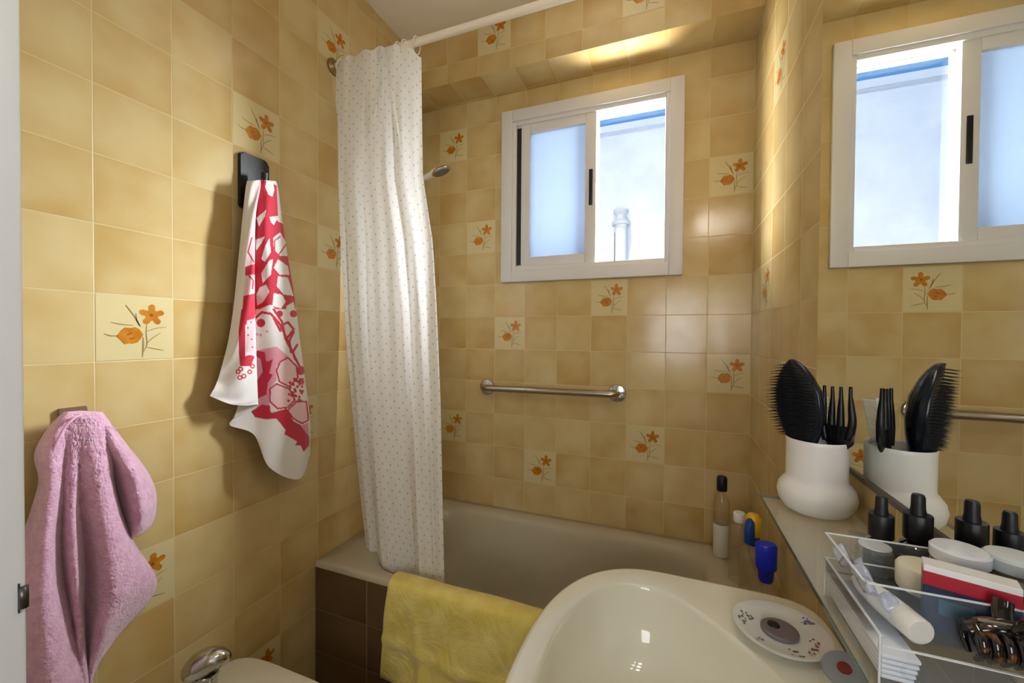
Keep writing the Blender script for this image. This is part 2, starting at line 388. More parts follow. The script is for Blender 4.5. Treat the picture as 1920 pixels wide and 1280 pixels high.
plain('wall_front', [((0, -1.70, FLOOR), (0.54, YF, CEIL)), ((1.425, -1.70, FLOOR), (W, YF, CEIL)), ((0.54, -1.70, 0.82), (1.425, YF, CEIL))], plaster, 'door wall beside the camera', 'wall')
plain('wall_hall', [((-0.1, -3.45, FLOOR), (W+0.3, -3.40, CEIL))], plaster, 'end wall of the hall behind the camera', 'wall')
plain('floor_hall', [((-0.1, -3.4, FLOOR-0.05), (W+0.3, YF, FLOOR))], floor_tile, 'hall floor behind the camera', 'floor')

# door frame (white jamb at the left edge of the picture) with its strike plate
JX = 0.579
dj = boxes('door_1', [((0.53, -1.735, FLOOR), (JX, -1.55, 0.80)), ((1.42, -1.735, FLOOR), (1.44, -1.55, 0.84)), ((0.53, -1.735, 0.80), (1.44, -1.55, 0.84))], white_paint, None, 0.003)
tag(dj, 'white painted door frame at the left edge of the picture', 'door frame', kind='structure')
bm = bmesh.new(); box(bm, (JX-0.001, -1.5562, -0.209), (JX+0.0008, -1.5548, -0.180), 0.0002, 1)
sp = link('strike_plate', from_bm('strike_plate', bm), mat('dark_strike_metal', srgb(92, 92, 90), 0.35, metal=0.9), dj, False); sp['label'] = 'dark metal strike plate in the white jamb'
bm = bmesh.new(); tube_bm(bm, [(JX+0.001, -1.5525, -0.2050), (JX+0.001, -1.5525, -0.1840)], 0.0036, 10)
link('strike_lip', from_bm('strike_lip', bm), bpy.data.materials['dark_strike_metal'], dj)

# ------------------------------------------------------------------ window
def ring_boxes(x0, x1, z0, z1, w, y0, y1):
    return [((x0, y0, z0), (x0+w, y1, z1)), ((x1-w, y0, z0), (x1, y1, z1)), ((x0+w, y0, z0), (x1-w, y1, z0+w)), ((x0+w, y0, z1-w), (x1-w, y1, z1))]
wroot = boxes('window_1', ring_boxes(0.436, 1.209, 0.308, 1.084, 0.052, -0.020, 0.0), alu, None, 0.002)
tag(wroot, 'white sliding window with two sashes above the bathtub', 'window', kind='structure')
boxes('frame_lining', ring_boxes(0.484, 1.162, 0.356, 1.036, 0.022, -0.012, 0.070), alu, wroot, 0.0015)
boxes('side_channel', [((0.505, 0.001, 0.372), (0.531, 0.012, 1.022))], alu, wroot)
# left sash, nearer, frosted pane
SL = (0.528, 0.866, 0.374, 1.020)
def sash(x0, x1, z0, z1, wl_, wr_, wb_, wt_, y0, y1):
    return [((x0, y0, z0), (x0+wl_, y1, z1)), ((x1-wr_, y0, z0), (x1, y1, z1)), ((x0+wl_, y0, z0), (x1-wr_, y1, z0+wb_)), ((x0+wl_, y0, z1-wt_), (x1-wr_, y1, z1))]
s1 = boxes('left_sash', sash(*SL, 0.041, 0.047, 0.045, 0.045, -0.004, 0.028), alu, wroot, 0.0015)
s2 = boxes('right_sash', sash(0.826, 1.144, 0.374, 1.020, 0.042, 0.006, 0.010, 0.012, 0.034, 0.062), alu, wroot, 0.0015)
frost = bpy.data.materials.new('frosted_glass'); frost.use_nodes = True
nt = frost.node_tree; nt.nodes.remove(P(frost))
a_ = N(frost, 'ShaderNodeBsdfTranslucent'); a_.inputs[0].default_value = (0.15, 0.18, 0.225, 1)
b_ = N(frost, 'ShaderNodeBsdfGlossy'); b_.inputs['Roughness'].default_value = 0.25
c_ = N(frost, 'ShaderNodeMixShader'); c_.inputs[0].default_value = 0.05
d_ = N(frost, 'ShaderNodeBsdfTransparent'); e_ = N(frost, 'ShaderNodeMixShader'); e_.inputs[0].default_value = 0.06
Lk(frost, a_.outputs[0], c_.inputs[1]); Lk(frost, b_.outputs[0], c_.inputs[2]); Lk(frost, c_.outputs[0], e_.inputs[1]); Lk(frost, d_.outputs[0], e_.inputs[2]); Lk(frost, e_.outputs[0], nt.nodes['Material Output'].inputs[0])
fp = boxes('frosted_pane', [((SL[0]+0.035, 0.010, SL[2]+0.04), (SL[1]-0.042, 0.014, SL[3]-0.04))], frost, s1); fp['label'] = 'pale blue frosted pane'
boxes('clear_pane', [((0.862, 0.047, 0.380), (1.141, 0.050, 1.012))], pane_glass, s2)
bm = bmesh.new(); box(bm, (0.836, -0.0075, 0.622), (0.852, -0.0035, 0.775), 0.0018, 2)
hd = shade_by_angle(link('sash_handle', from_bm('sash_handle', bm), black, s1)); hd['label'] = 'black recessed pull on the meeting stile'
sl = boxes('track_slot', [((0.507, -0.002, 0.385), (0.5275, 0.001, 1.005))], rubber, wroot); sl['label'] = 'black slot beside the left sash'

# outside: sunlit white neighbouring wall under the blue sky
stucco = bpy.data.materials.new('white_stucco'); stucco.use_nodes = True
P(stucco).inputs['Roughness'].default_value = 0.9
add_mottle(stucco, srgb(240, 240, 242), srgb(226, 227, 233), 3.5, 6)
tc = N(stucco, 'ShaderNodeTexCoord'); mp = N(stucco, 'ShaderNodeMapping'); mp.inputs['Scale'].default_value = (4, 4, 8)
nz = N(stucco, 'ShaderNodeTexNoise'); nz.inputs['Scale'].default_value = 1.6; nz.inputs['Detail'].default_value = 7
bp = N(stucco, 'ShaderNodeBump'); bp.inputs['Strength'].default_value = 0.2; bp.inputs['Distance'].default_value = 0.03
Lk(stucco, tc.outputs['Object'], mp.inputs[0]); Lk(stucco, mp.outputs[0], nz.inputs['Vector']); Lk(stucco, nz.outputs['Fac'], bp.inputs['Height']); Lk(stucco, bp.outputs['Normal'], P(stucco).inputs['Normal'])
nb = boxes('neighbour_house', [((-4.5, 2.5, FLOOR), (4.5, 2.7, 2.135))], stucco)
tag(nb, 'white stucco house wall in the sun outside the window', 'building')
cp = boxes('coping', [((-4.5, 2.475, 2.135), (4.5, 2.71, 2.200))], mat('coping_paint', srgb(232, 232, 236), 0.8), nb)
pipe = empty('vent_pipe', (0.70, 2.40, FLOOR), 'white vent pipe standing against the house wall outside', 'pipe')
pm = mat('pipe_paint', srgb(240, 238, 236), 0.5)
tube('pipe_shaft', [(0.70, 2.40, FLOOR), (0.70, 2.40, 1.16)], 0.055, pm, pipe, 20)
lathe('pipe_cowl', [(0.0, 0.0), (0.085, 0.0), (0.085, 0.03), (0.055, 0.05), (0.05, 0.10), (0.07, 0.12), (0.07, 0.15), (0.0, 0.17)], (0.70, 2.40, 1.16), mat('cowl_grey', srgb(205, 205, 200), 0.5), pipe)
bm = bmesh.new()
q = [(-1.6, 0.60), (0.66, 0.60), (0.66, 1.17), (0.36, 0.84)]
a = [bm.verts.new((x, 2.38, z+Z0)) for x, z in [(-1.2, FLOOR), (0.64, FLOOR), (0.64, 1.10), (0.30, 0.62), (-1.2, 0.62)]]
b = [bm.verts.new((v.co.x, 2.495, v.co.z)) for v in a]
bm.faces.new(a[::-1]); bm.faces.new(b)
for k in range(5): bm.faces.new((a[k], a[(k+1) % 5], b[(k+1) % 5], b[k]))
rw = link('roof_parapet', from_bm('roof_parapet', bm), mat('rosy_plaster', srgb(226, 214, 208), 0.9), None, False)
tag(rw, 'pinkish sloping parapet below the vent pipe outside', 'wall')
plain('ground', [((-5, 0.12, FLOOR-0.05), (5, 2.5, FLOOR))], mat('patio', srgb(190, 180, 165), 0.9), 'patio outside the window', 'ground')

# ------------------------------------------------------------------ bathtub
def rrect(x0, x1, y0, y1, r, z, n=10):
    pts = []
    rs = r if isinstance(r, (list, tuple)) else [r]*4
    for (cx, cy, a0), rr in zip(((x1, y1, 0), (x0, y1, 90), (x0, y0, 180), (x1, y0, 270)), rs):
        sx = -1 if cx == x1 else 1; sy = -1 if cy == y1 else 1
        for k in range(n+1):
            a = math.radians(a0+90*k/n); pts.append((cx+sx*rr+rr*math.cos(a), cy+sy*rr+rr*math.sin(a), z))
    return pts
tub = empty('bathtub', (0.72, -0.34, FLOOR), 'beige built in bathtub under the window', 'bathtub')
TZ = -0.738; g = 0.0015
rings = [rrect(g, W-g, -0.645, -g, 0.004, TZ-0.30), rrect(g, W-g, -0.645, -g, 0.004, TZ-0.02), rrect(g, W-g, -0.667, -g, 0.004, TZ-0.02), rrect(g, W-g, -0.667, -g, 0.006, TZ-0.005), rrect(g+0.004, W-g-0.004, -0.662, -g-0.004, 0.008, TZ)]
ix0, ix1, iy0, iy1 = 0.125, 1.315, -0.628, -0.062
for d, dz in ((-0.022, 0.002), (0.0, -0.002), (0.012, -0.010), (0.020, -0.026), (0.030, -0.07), (0.048, -0.2), (0.066, -0.31), (0.10, -0.365), (0.16, -0.385)):
    rings.append(rrect(ix0+d*1.6, ix1-d*1.3, iy0+d, iy1-d, [0.10, 0.15, 0.16, 0.10], TZ+dz, 10))
loft('tub_shell', rings, tub_enamel, tub, cap1=True, ang=50)
# tiled side panel, browner and darker than the wall tiles
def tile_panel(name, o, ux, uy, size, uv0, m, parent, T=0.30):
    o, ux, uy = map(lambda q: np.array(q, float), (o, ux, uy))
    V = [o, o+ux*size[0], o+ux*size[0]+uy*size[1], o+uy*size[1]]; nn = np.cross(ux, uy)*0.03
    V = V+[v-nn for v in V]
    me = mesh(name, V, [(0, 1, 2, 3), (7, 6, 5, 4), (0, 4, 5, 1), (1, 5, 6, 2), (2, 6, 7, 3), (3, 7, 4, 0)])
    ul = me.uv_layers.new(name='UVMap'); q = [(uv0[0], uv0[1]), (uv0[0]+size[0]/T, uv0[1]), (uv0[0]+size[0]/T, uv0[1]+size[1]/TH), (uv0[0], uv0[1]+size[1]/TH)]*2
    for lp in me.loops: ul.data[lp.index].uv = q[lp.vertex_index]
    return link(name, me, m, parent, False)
pn = tile_panel('tub_panel', (0.002, -0.6635, FLOOR+0.001), (1, 0, 0), (0, 0, 1), (W-0.004, 0.519), (0.243, -2.435), tub_side_tile, tub)
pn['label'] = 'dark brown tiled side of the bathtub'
lathe('drain', [(0.0, 0.0), (0.032, 0.0), (0.034, 0.003), (0.028, 0.005), (0.0, 0.004)], (1.05, -0.34, TZ-0.3855), chrome, tub)

# ------------------------------------------------------------------ grab bar
gb = empty('grab_bar', (0.66, 0.0, -0.175), 'brushed steel grab bar on the far tiled wall above the tub', 'grab bar')
ya = -0.052
pth = smooth_path([(0.365, -0.012, -0.178), (0.366, -0.035, -0.178), (0.376, -0.049, -0.178), (0.40, ya, -0.178)], 6)+[(0.6, ya, -0.176), (0.80, ya, -0.175)]+smooth_path([(0.925, ya, -0.174), (0.950, -0.049, -0.174), (0.961, -0.035, -0.174), (0.962, -0.012, -0.174)], 6)
tube('bar', pth, 0.0145, steel, gb, 18)
for x, z in ((0.365, -0.178), (0.962, -0.174)):
    fo = lathe('flange', [(0.0, 0.0), (0.037, 0.0), (0.038, 0.003), (0.034, 0.009), (0.020, 0.012), (0.0, 0.012)], (x, -0.001, z), chrome, gb, 28, (0, -1, 0)); fo['label'] = 'round chrome wall flange'

# ------------------------------------------------------------------ curtain rod, rings and shower curtain
RY, RZ = -0.581, 1.045
rod = empty('curtain_rod', (0.0, RY, RZ), 'cream shower curtain rod across the room under the ceiling', 'curtain rod')
tube('rod_tube', [(0.002, RY, RZ), (W-0.002, RY, RZ)], 0.0125, mat('cream_rod_paint', srgb(236, 226, 206), 0.3), rod, 18)
for x, ax in ((0.001, (1, 0, 0)), (W-0.001, (-1, 0, 0))): lathe('rod_flange', [(0.0, 0.0), (0.03, 0.0), (0.03, 0.006), (0.018, 0.016), (0.0, 0.016)], (x, RY, RZ), mat('flange_bronze', srgb(150, 120, 80), 0.35, metal=0.6), rod, 24, ax)
LV = [100, 200, 330, 450, 560, 650, 750, 850, 950, 1075]
LPX = [631, 629, 629, 637, 644, 650, 659, 668, 678, 693]
RPX = [790, 791, 793, 811, 818, 822, 826, 828, 830, 833]
nS, nT = 340, 120
cy0 = -0.572
# fold crests along the width (fraction, strength): the drawn cloth hangs in soft uneven pleats
FT_ = [0.08, 0.5, 1.0]
FS_ = np.array([[0, .10, .24, .33, .45, .56, .66, .76, .86, 1], [0, .05, .18, .23, .42, .64, .69, .82, .88, 1], [0, .05, .13, .17, .38, .62, .655, .84, .88, 1]])
FD_ = np.array([.018, -.006, .024, -.024, -.008, .024, -.028, -.003, -.012, .010])
def fold(s, t):
    pos = [np.interp(t, FT_, FS_[:, k]) for k in range(10)]
    amp = np.interp(t, [0, 0.08, 0.5, 1.0], [0.30, 0.42, 1.0, 1.15])
    d = amp*float(np.mean([np.interp(s+o, pos, FD_) for o in (-0.016, -0.008, 0, 0.008, 0.016)]))
    d += 0.0025*math.sin(17*s+3*t)*(1-t)+0.0016*math.sin(43*s+6*t)
    for s1, t1 in ((0.41, 0.16), (0.72, 0.17), (0.52, 0.13)):              # creases running from the pinched hook
        if t < t1+0.03:
            c = 0.57+(s1-0.57)*t/t1; d += 0.008*math.exp(-((s-c)/0.014)**2)*min(1, t/0.015)*min(1, max(0, (t1+0.03-t)/0.06))
    return d
pts = np.zeros((nT+1, nS+1, 3))
for i in range(nT+1):
    t = i/nT
    for j in range(nS+1):
        s = j/nS
        top = np.interp(s, [0, 0.2, 0.38, 0.6, 0.78, 0.88, 1.0], [113, 104, 92, 87, 86, 93, 106])+3.0*math.sin(s*34)
        bot = np.interp(s, [0, 0.3, 0.65, 1.0], [1052, 1072, 1086, 1095])
        py = top+(bot-top)*t
        l, r = np.interp(py, LV, LPX), np.interp(py, LV, RPX)
        sw = s
        pts[i, j] = on(l+(r-l)*sw, py, 1, cy0+fold(s, t)+0.03*t-0.030*max(0, 1-t/0.12))
CX = pts.copy()
me = grid_mesh('shower_curtain', pts)
ul = me.uv_layers.new(name='UVMap')
for lp in me.loops:
    i, j = divmod(lp.vertex_index, nS+1); ul.data[lp.index].uv = (j/nS*0.50, (1-i/nT)*1.86)
cm = mat('dotted_curtain', srgb(228, 228, 220), 0.55)
uv = N(cm, 'ShaderNodeUVMap'); sep = N(cm, 'ShaderNodeSeparateXYZ'); Lk(cm, uv.outputs[0], sep.inputs[0])
def mth(m, op, a, b=None):
    n = N(m, 'ShaderNodeMath', operation=op)
    for k, x in enumerate((a, b)):
        if x is None: continue
        if isinstance(x, (int, float)): n.inputs[k].default_value = x
        else: Lk(m, x, n.inputs[k])
    return n.outputs[0]
DU, DV = 0.046, 0.0455
cu = mth(cm, 'DIVIDE', sep.outputs[0], DU/2); iu = mth(cm, 'FLOOR', cu); par = mth(cm, 'MULTIPLY', mth(cm, 'MODULO', iu, 2.0), 0.5)
fu = mth(cm, 'MULTIPLY', mth(cm, 'SUBTRACT', mth(cm, 'FRACT', cu), 0.5), DU/2)
fv = mth(cm, 'MULTIPLY', mth(cm, 'SUBTRACT', mth(cm, 'FRACT', mth(cm, 'ADD', mth(cm, 'DIVIDE', sep.outputs[1], DV), par)), 0.5), DV)
dd = mth(cm, 'SQRT', mth(cm, 'ADD', mth(cm, 'MULTIPLY', fu, fu), mth(cm, 'MULTIPLY', fv, fv)))
mk = N(cm, 'ShaderNodeMapRange'); mk.inputs['From Min'].default_value = 0.0038; mk.inputs['From Max'].default_value = 0.0026; Lk(cm, dd, mk.inputs['Value'])
cmb = N(cm, 'ShaderNodeCombineXYZ'); Lk(cm, iu, cmb.inputs[0]); Lk(cm, mth(cm, 'FLOOR', mth(cm, 'ADD', mth(cm, 'DIVIDE', sep.outputs[1], DV), par)), cmb.inputs[1])
wn = N(cm, 'ShaderNodeTexWhiteNoise', noise_dimensions='2D'); Lk(cm, cmb.outputs[0], wn.inputs['Vector'])
dc = N(cm, 'ShaderNodeMix', data_type='RGBA'); dc.inputs[6].default_value = srgb(120, 122, 132); dc.inputs[7].default_value = srgb(190, 150, 120); Lk(cm, wn.outputs['Value'], dc.inputs[0])
mx = N(cm, 'ShaderNodeMix', data_type='RGBA'); mx.inputs[6].default_value = srgb(244, 243, 236); Lk(cm, dc.outputs[2], mx.inputs[7]); Lk(cm, mk.outputs[0], mx.inputs[0]); Lk(cm, mx.outputs[2], P(cm).inputs['Base Color'])
tl = N(cm, 'ShaderNodeBsdfTranslucent'); tl.inputs[0].default_value = (0.9, 0.9, 0.86, 1); ms = N(cm, 'ShaderNodeMixShader'); ms.inputs[0].default_value = 0.3
Lk(cm, P(cm).outputs[0], ms.inputs[1]); Lk(cm, tl.outputs[0], ms.inputs[2]); Lk(cm, ms.outputs[0], cm.node_tree.nodes['Material Output'].inputs[0])
sc = link('shower_curtain', me, cm); tag(sc, 'white shower curtain with small grey dots drawn to the left wall', 'curtain')
cring = mat('ring_plastic', srgb(222, 214, 200), 0.3)
first = None
for s in (0.02, 0.30, 0.50, 0.66, 0.76, 0.90):
    p = CX[0, int(s*nS)]; x = min(max(float(p[0]), 0.02), 0.375)
    if first is None or True:
        bm = bmesh.new(); n = 22
        tube_bm(bm, [(x+0.004*math.sin(2*math.pi*k/n), RY+0.021*math.cos(2*math.pi*k/n), RZ-0.010+0.027*math.sin(2*math.pi*k/n)) for k in range(n+1)], 0.0022, 8)
        o = link('curtain_ring', from_bm('curtain_ring', bm), cring)
    tag(o, 'small plastic ring holding the dotted curtain on its rod', 'ring', 'curtain rings on the rod')

# ------------------------------------------------------------------ hand shower
sh = empty('hand_shower', (0.0, -0.25, 0.62), 'chrome hand shower jutting out beyond the curtain', 'shower head')
HY = -0.25
hp = on(826, 318, 1, HY); hs = on(797, 333, 1, HY)
dr = (hp-hs)/np.linalg.norm(hp-hs); base = hs-dr*0.16
lathe('wall_bracket', [(0.0, 0.0), (0.028, 0.0), (0.028, 0.01), (0.014, 0.02), (0.014, base[0]-0.01), (0.02, base[0]), (0.0, base[0]+0.01)], (0.001, HY, base[2]), chrome, sh, 20, (1, 0, 0))
tube('handle', smooth_path([base-dr*0.02, base+dr*0.05, hs-dr*0.01, hs+dr*0.012, hp-dr*0.015], 5), [0.011]*6+[0.0115]*6+[0.013]*6+[0.016]*3, mat('pale_handle', srgb(214, 206, 190), 0.3), sh, 14)
nrm = np.array([0.35, 0.20, -0.92]); nrm /= np.linalg.norm(nrm)
hd = lathe('spray_head', [(0.0, -0.008), (0.018, -0.007), (0.036, 0.0), (0.043, 0.007), (0.043, 0.011), (0.038, 0.013), (0.0, 0.013)], hp, chrome, sh, 28, nrm)
fc = lathe('spray_face', [(0.0, 0.0), (0.035, 0.0), (0.033, 0.002), (0.0, 0.0025)], hp+nrm*0.0125, mat('grey_spray_face', srgb(84, 92, 100), 0.35), sh, 28, nrm); fc['label'] = 'dark grey face of the spray head'
tube('hose', smooth_path([base-dr*0.02, base-dr*0.03+np.array([0, 0, -0.05]), (0.05, HY+0.02, 0.1), (0.06, HY, -0.35)], 10), 0.007, steel, sh, 10)

# ------------------------------------------------------------------ hooks
hk = empty('adhesive_hook', (0.0, -0.89, 0.51), 'black adhesive hook plate holding the red and white towel', 'hook')
def shape_plate(name, poly, x0, x1, m, parent, bev=0.003):
    """a plate on the left wall: poly is a list of (y, z)"""
    bm = bmesh.new()
    a = [bm.verts.new((x0, y, z+Z0)) for y, z in poly]; b = [bm.verts.new((x1, y, z+Z0)) for y, z in poly]; n = len(poly)
    bm.faces.new(a); ft = bm.faces.new(b[::-1])
    for k in range(n): bm.faces.new((a[k], b[k], b[(k+1) % n], a[(k+1) % n]))
    bmesh.ops.bevel(bm, geom=list(ft.edges), offset=bev, segments=2, affect='EDGES')
    return shade_by_angle(link(name, from_bm(name, bm), m, parent), 35)
def rr2(y0, y1, z0, z1, r, n=6):
    pts = []
    for (cy, cz, a0) in ((y1-r, z1-r, 0), (y0+r, z1-r, 90), (y0+r, z0+r, 180), (y1-r, z0+r, 270)):
        for k in range(n+1): a = math.radians(a0+90*k/n); pts.append((cy+r*math.cos(a), cz+r*math.sin(a)))
    return pts
shape_plate('hook_plate', rr2(-0.937, -0.849, 0.428, 0.590, 0.012), 0.0, 0.013, black, hk)
tube('hook_arm', smooth_path([(0.010, -0.893, 0.50), (0.030, -0.893, 0.495), (0.048, -0.893, 0.500), (0.052, -0.893, 0.535)], 6), 0.009, black, hk, 14)
hk2 = empty('metal_hook', (0.0, -1.29, -0.10), 'small square metal hook above the pink towel', 'hook')
shape_plate('hook_plate', rr2(-1.311, -1.268, -0.150, -0.092, 0.003), 0.0, 0.008, mat('tarnished_metal', srgb(150, 120, 104), 0.35, metal=0.5), hk2, 0.001)
tube('hook_arm', smooth_path([(0.006, -1.289, -0.140), (0.024, -1.289, -0.145), (0.038, -1.289, -0.138), (0.040, -1.289, -0.116)], 6), 0.006, steel, hk2, 12)

# ------------------------------------------------------------------ red and white tea towel
# levels down the picture; per level the outline of the cloth from the left edge, over the front, round the fold and along the right panel: (px, distance off the wall)
TT = [
 (345, [(462, .050), (470, .060), (482, .066), (488, .066), (486, .058), (490, .062), (500, .070), (512, .066), (519, .052)]),
 (400, [(456, .046), (464, .062), (474, .070), (479, .068), (478, .050), (484, .058), (499, .074), (516, .068), (527, .046)]),
 (470, [(449, .044), (459, .064), (471, .074), (477, .070), (475, .048), (482, .058), (502, .080), (524, .070), (537, .042)]),
 (560, [(440, .042), (453, .064), (468, .076), (477, .072), (473, .046), (481, .058), (508, .084), (538, .072), (552, .040)]),
 (640, [(428, .042), (446, .064), (464, .076), (479, .072), (470, .044), (480, .058), (514, .086), (548, .072), (562, .040)]),
 (700, [(412, .042), (437, .062), (460, .074), (481, .070), (464, .042), (480, .056), (518, .086), (555, .072), (570, .040)]),
 (742, [(395, .042), (428, .060), (456, .072), (482, .068), (454, .040), (478, .054), (522, .086), (560, .072), (576, .040)])]
ctrl = []
for py, cs in TT:
    ctrl.append([(px, py, d) for px, d in cs])
# lower edge of each strip of cloth, so the left flap ends before the right one
low = [(393, 742), (430, 757), (458, 760), (483, 761), (430, 794), (474, 802), (530, 893), (565, 895), (581, 830)]
mid = [(404, 722), (433, 740), (459, 745), (482.5, 748), (442, 775), (475, 770), (522, 800), (566, 800), (581, 790)]
ctrl[-1] = [(a[0], a[1], c[2]) for a, c in zip(mid, ctrl[-1])]
ctrl.append([(a[0], a[1], c[2]*(0.9 if 3 < k < 6 else 1.0)) for k, (a, c) in enumerate(zip(low, ctrl[-1]))])
ctrl[-1][6] = (505, 876, .080); ctrl[-1][7] = (560, 898, .070); ctrl[-1][5] = (476, 815, .056); ctrl[-1][8] = (581, 852, .040)
top = [(466 + k*5.6, 337 + 2*abs(k-4)*0.4, .050+.010*math.sin(math.pi*k/8)) for k in range(9)]
ctrl = [top]+ctrl
G = cr_grid(ctrl, 72, 40)
R_, C_ = G.shape[:2]
pts = np.array([[on(G[i, j, 0], G[i, j, 1], 0, max(0.016, G[i, j, 2]-0.004+0.0015*math.sin(i*0.05+j*0.08))) for j in range(C_)] for i in range(R_)])
me = grid_mesh('tea_towel', pts)
# printed pattern: large white blossoms outlined in red on red ground, on a white cloth
def inside(poly, x, y):
    c = np.zeros(x.shape, bool); n = len(poly)
    for k in range(n):
        (x1, y1), (x2, y2) = poly[k], poly[(k+1) % n]
        if y1 == y2: continue
        c ^= ((y1 > y) != (y2 > y)) & (x < (x2-x1)*(y-y1)/(y2-y1)+x1)
    return c
def dist_line(pl, x, y):
    d = np.full(x.shape, 1e9)
    for (x1, y1), (x2, y2) in zip(pl, pl[1:]):
        L2 = (x2-x1)**2+(y2-y1)**2+1e-9; t = np.clip(((x-x1)*(x2-x1)+(y-y1)*(y2-y1))/L2, 0, 1)
        d = np.minimum(d, np.hypot(x-x1-t*(x2-x1), y-y1-t*(y2-y1)))
    return d
gx, gy = G[..., 0], G[..., 1]; jj = np.tile(np.arange(C_), (R_, 1))/(C_-1)*8
WHT, RED, PNK, LPK = np.array(srgb(232, 228, 224)[:3]), np.array(srgb(198, 40, 64)[:3]), np.array(srgb(224, 150, 165)[:3]), np.array(srgb(236, 200, 204)[:3])
colr = np.tile(WHT, (R_, C_, 1)).astype(float)
def cr(x, y, sc_=0.2656, ox=380, oy=260): return (ox+x*sc_, oy+y*sc_)
def put(mask, c): colr[mask] = c
right = jj >= 4.55; leftp = jj <= 3.6; fin = (jj > 3.6) & (jj < 4.55)
sA = 240/904
U = lambda L: [(380+x*sA, 260+y*sA) for x, y in L]
Lw = lambda L: [(380+x*sA, 580+y*sA) for x, y in L]
# right panel, upper part: red ground
put(right & inside(U([(375, 300), (420, 290), (520, 330), (530, 560), (590, 640), (640, 1000), (660, 1290), (360, 1290), (350, 800), (365, 560)]), gx, gy), RED)
for pl in ([(450, 300), (495, 310), (505, 360), (490, 410), (462, 395), (440, 340)], [(430, 520), (448, 500), (440, 550), (400, 620), (380, 560)], [(470, 552), (530, 545), (570, 600), (540, 590), (520, 575), (500, 610), (480, 590)],
           [(375, 715), (440, 690), (415, 740), (380, 790)], [(470, 700), (480, 800), (440, 870), (415, 850), (440, 760)], [(495, 700), (545, 660), (590, 740), (600, 830), (545, 830), (500, 780)],
           [(470, 860), (495, 850), (480, 960), (425, 1020), (415, 950)], [(500, 910), (530, 850), (600, 900), (610, 960), (540, 960)], [(530, 970), (600, 980), (640, 1110), (570, 1100), (520, 1040)],
           [(405, 1050), (450, 1030), (470, 1080), (430, 1150), (385, 1180), (380, 1100)], [(500, 1090), (560, 1100), (585, 1150), (550, 1200), (490, 1180)], [(590, 1180), (640, 1150), (660, 1290), (580, 1290)], [(410, 1200), (480, 1170), (540, 1230), (500, 1290), (380, 1290)]):
    put(right & inside(U(pl), gx, gy), WHT)
for pl in ([(590, 740), (520, 840)], [(500, 1060), (570, 1105)], [(545, 690), (505, 720), (505, 800), (540, 830)], [(555, 830), (590, 860)]):
    put(right & (dist_line(U(pl), gx, gy) < 1.3), RED)
# right panel, lower part
put(right & inside(Lw([(375, 0), (660, 0), (680, 120), (700, 300), (715, 480), (740, 700), (560, 720), (380, 700), (375, 300)]), gx, gy), WHT)
put(right & inside(Lw([(380, 290), (520, 260), (600, 330), (520, 400), (520, 500), (470, 560), (470, 690), (380, 690)]), gx, gy), PNK)
for pl in ([(375, 60), (420, 20), (480, 30), (540, 100), (590, 200), (640, 320), (690, 420)], [(500, 0), (560, 90), (580, 200), (610, 260)], [(560, 110), (600, 90), (640, 140), (590, 210)], [(640, 160), (610, 220), (620, 300)], [(665, 250), (635, 300), (650, 350)], [(500, 60), (545, 150)]):
    put(right & (dist_line(Lw(pl), gx, gy) < 2.2), RED)
for cx, cy, r in ((412, 95, 30), (690, 430, 32), (640, 30, 26), (540, 30, 24)): put(right & (np.hypot(gx-380-cx*sA, gy-580-cy*sA) < r*sA), RED)
for pl in ([(380, 290), (440, 300), (450, 370), (495, 350), (470, 450), (495, 460), (460, 520), (450, 600), (390, 630), (385, 500), (425, 440), (410, 350), (378, 330)],
           [(340, 720), (420, 670), (475, 680), (480, 730), (590, 700), (640, 790), (720, 830), (750, 900), (750, 960), (710, 1005), (690, 960), (650, 960), (665, 930), (575, 880), (585, 850), (520, 770), (440, 775), (370, 760)]):
    put(right & inside(Lw(pl), gx, gy), RED)
for pl in ([(600, 340), (545, 370), (520, 430), (540, 510), (610, 545), (670, 480), (660, 400)], [(520, 525), (475, 560), (475, 650), (530, 700), (600, 690), (650, 640), (610, 560)], [(660, 650), (730, 650), (745, 780), (700, 805), (640, 770), (595, 715)]):
    put(right & inside(Lw(pl), gx, gy), LPK)
    put(right & (dist_line(Lw(pl+[pl[0]]), gx, gy) < 1.5), RED)
put(right & inside(Lw([(690, 820), (740, 800), (748, 900), (720, 860)]), gx, gy), PNK)
rs = np.random.default_rng(3)
for _ in range(34):
    cx, cy = 660+rs.uniform(-55, 55), 560+rs.uniform(-85, 90); put(right & (np.hypot(gx-380-cx*sA, gy-580-cy*sA) < 2.6), RED)
for cx, cy in ((410, 180), (455, 155), (385, 175)): put(right & (np.hypot(gx-380-cx*sA, gy-580-cy*sA) < 2.6), PNK)
# hidden tuck and left flap
put(fin & (gy < 700), RED*0.9)
put(leftp & inside(U([(372, 300), (392, 310), (370, 560), (350, 620), (375, 640), (372, 700), (355, 720), (372, 1290), (275, 1290), (300, 960), (345, 600), (362, 420)]), gx, gy), LPK)
put(leftp & (gx > 455) & inside(U([(300, 905), (375, 880), (370, 960), (300, 965)]), gx, gy), RED); put(leftp & inside(U([(290, 1110), (370, 1090), (365, 1290), (275, 1290)]), gx, gy), RED)
for pl in ([(345, 700), (320, 800), (360, 870)], [(330, 970), (355, 1000), (350, 1060)], [(310, 1160), (355, 1150)]): put(leftp & (dist_line(U(pl), gx, gy) < 1.4), RED)
put(leftp & inside(Lw([(275, 0), (375, 0), (355, 90), (300, 110), (300, 330), (330, 320), (360, 340), (340, 400), (265, 400), (255, 300), (255, 150)]), gx, gy), RED)
put(leftp & inside(Lw([(310, 80), (370, 60), (375, 320), (305, 300)]), gx, gy), LPK)
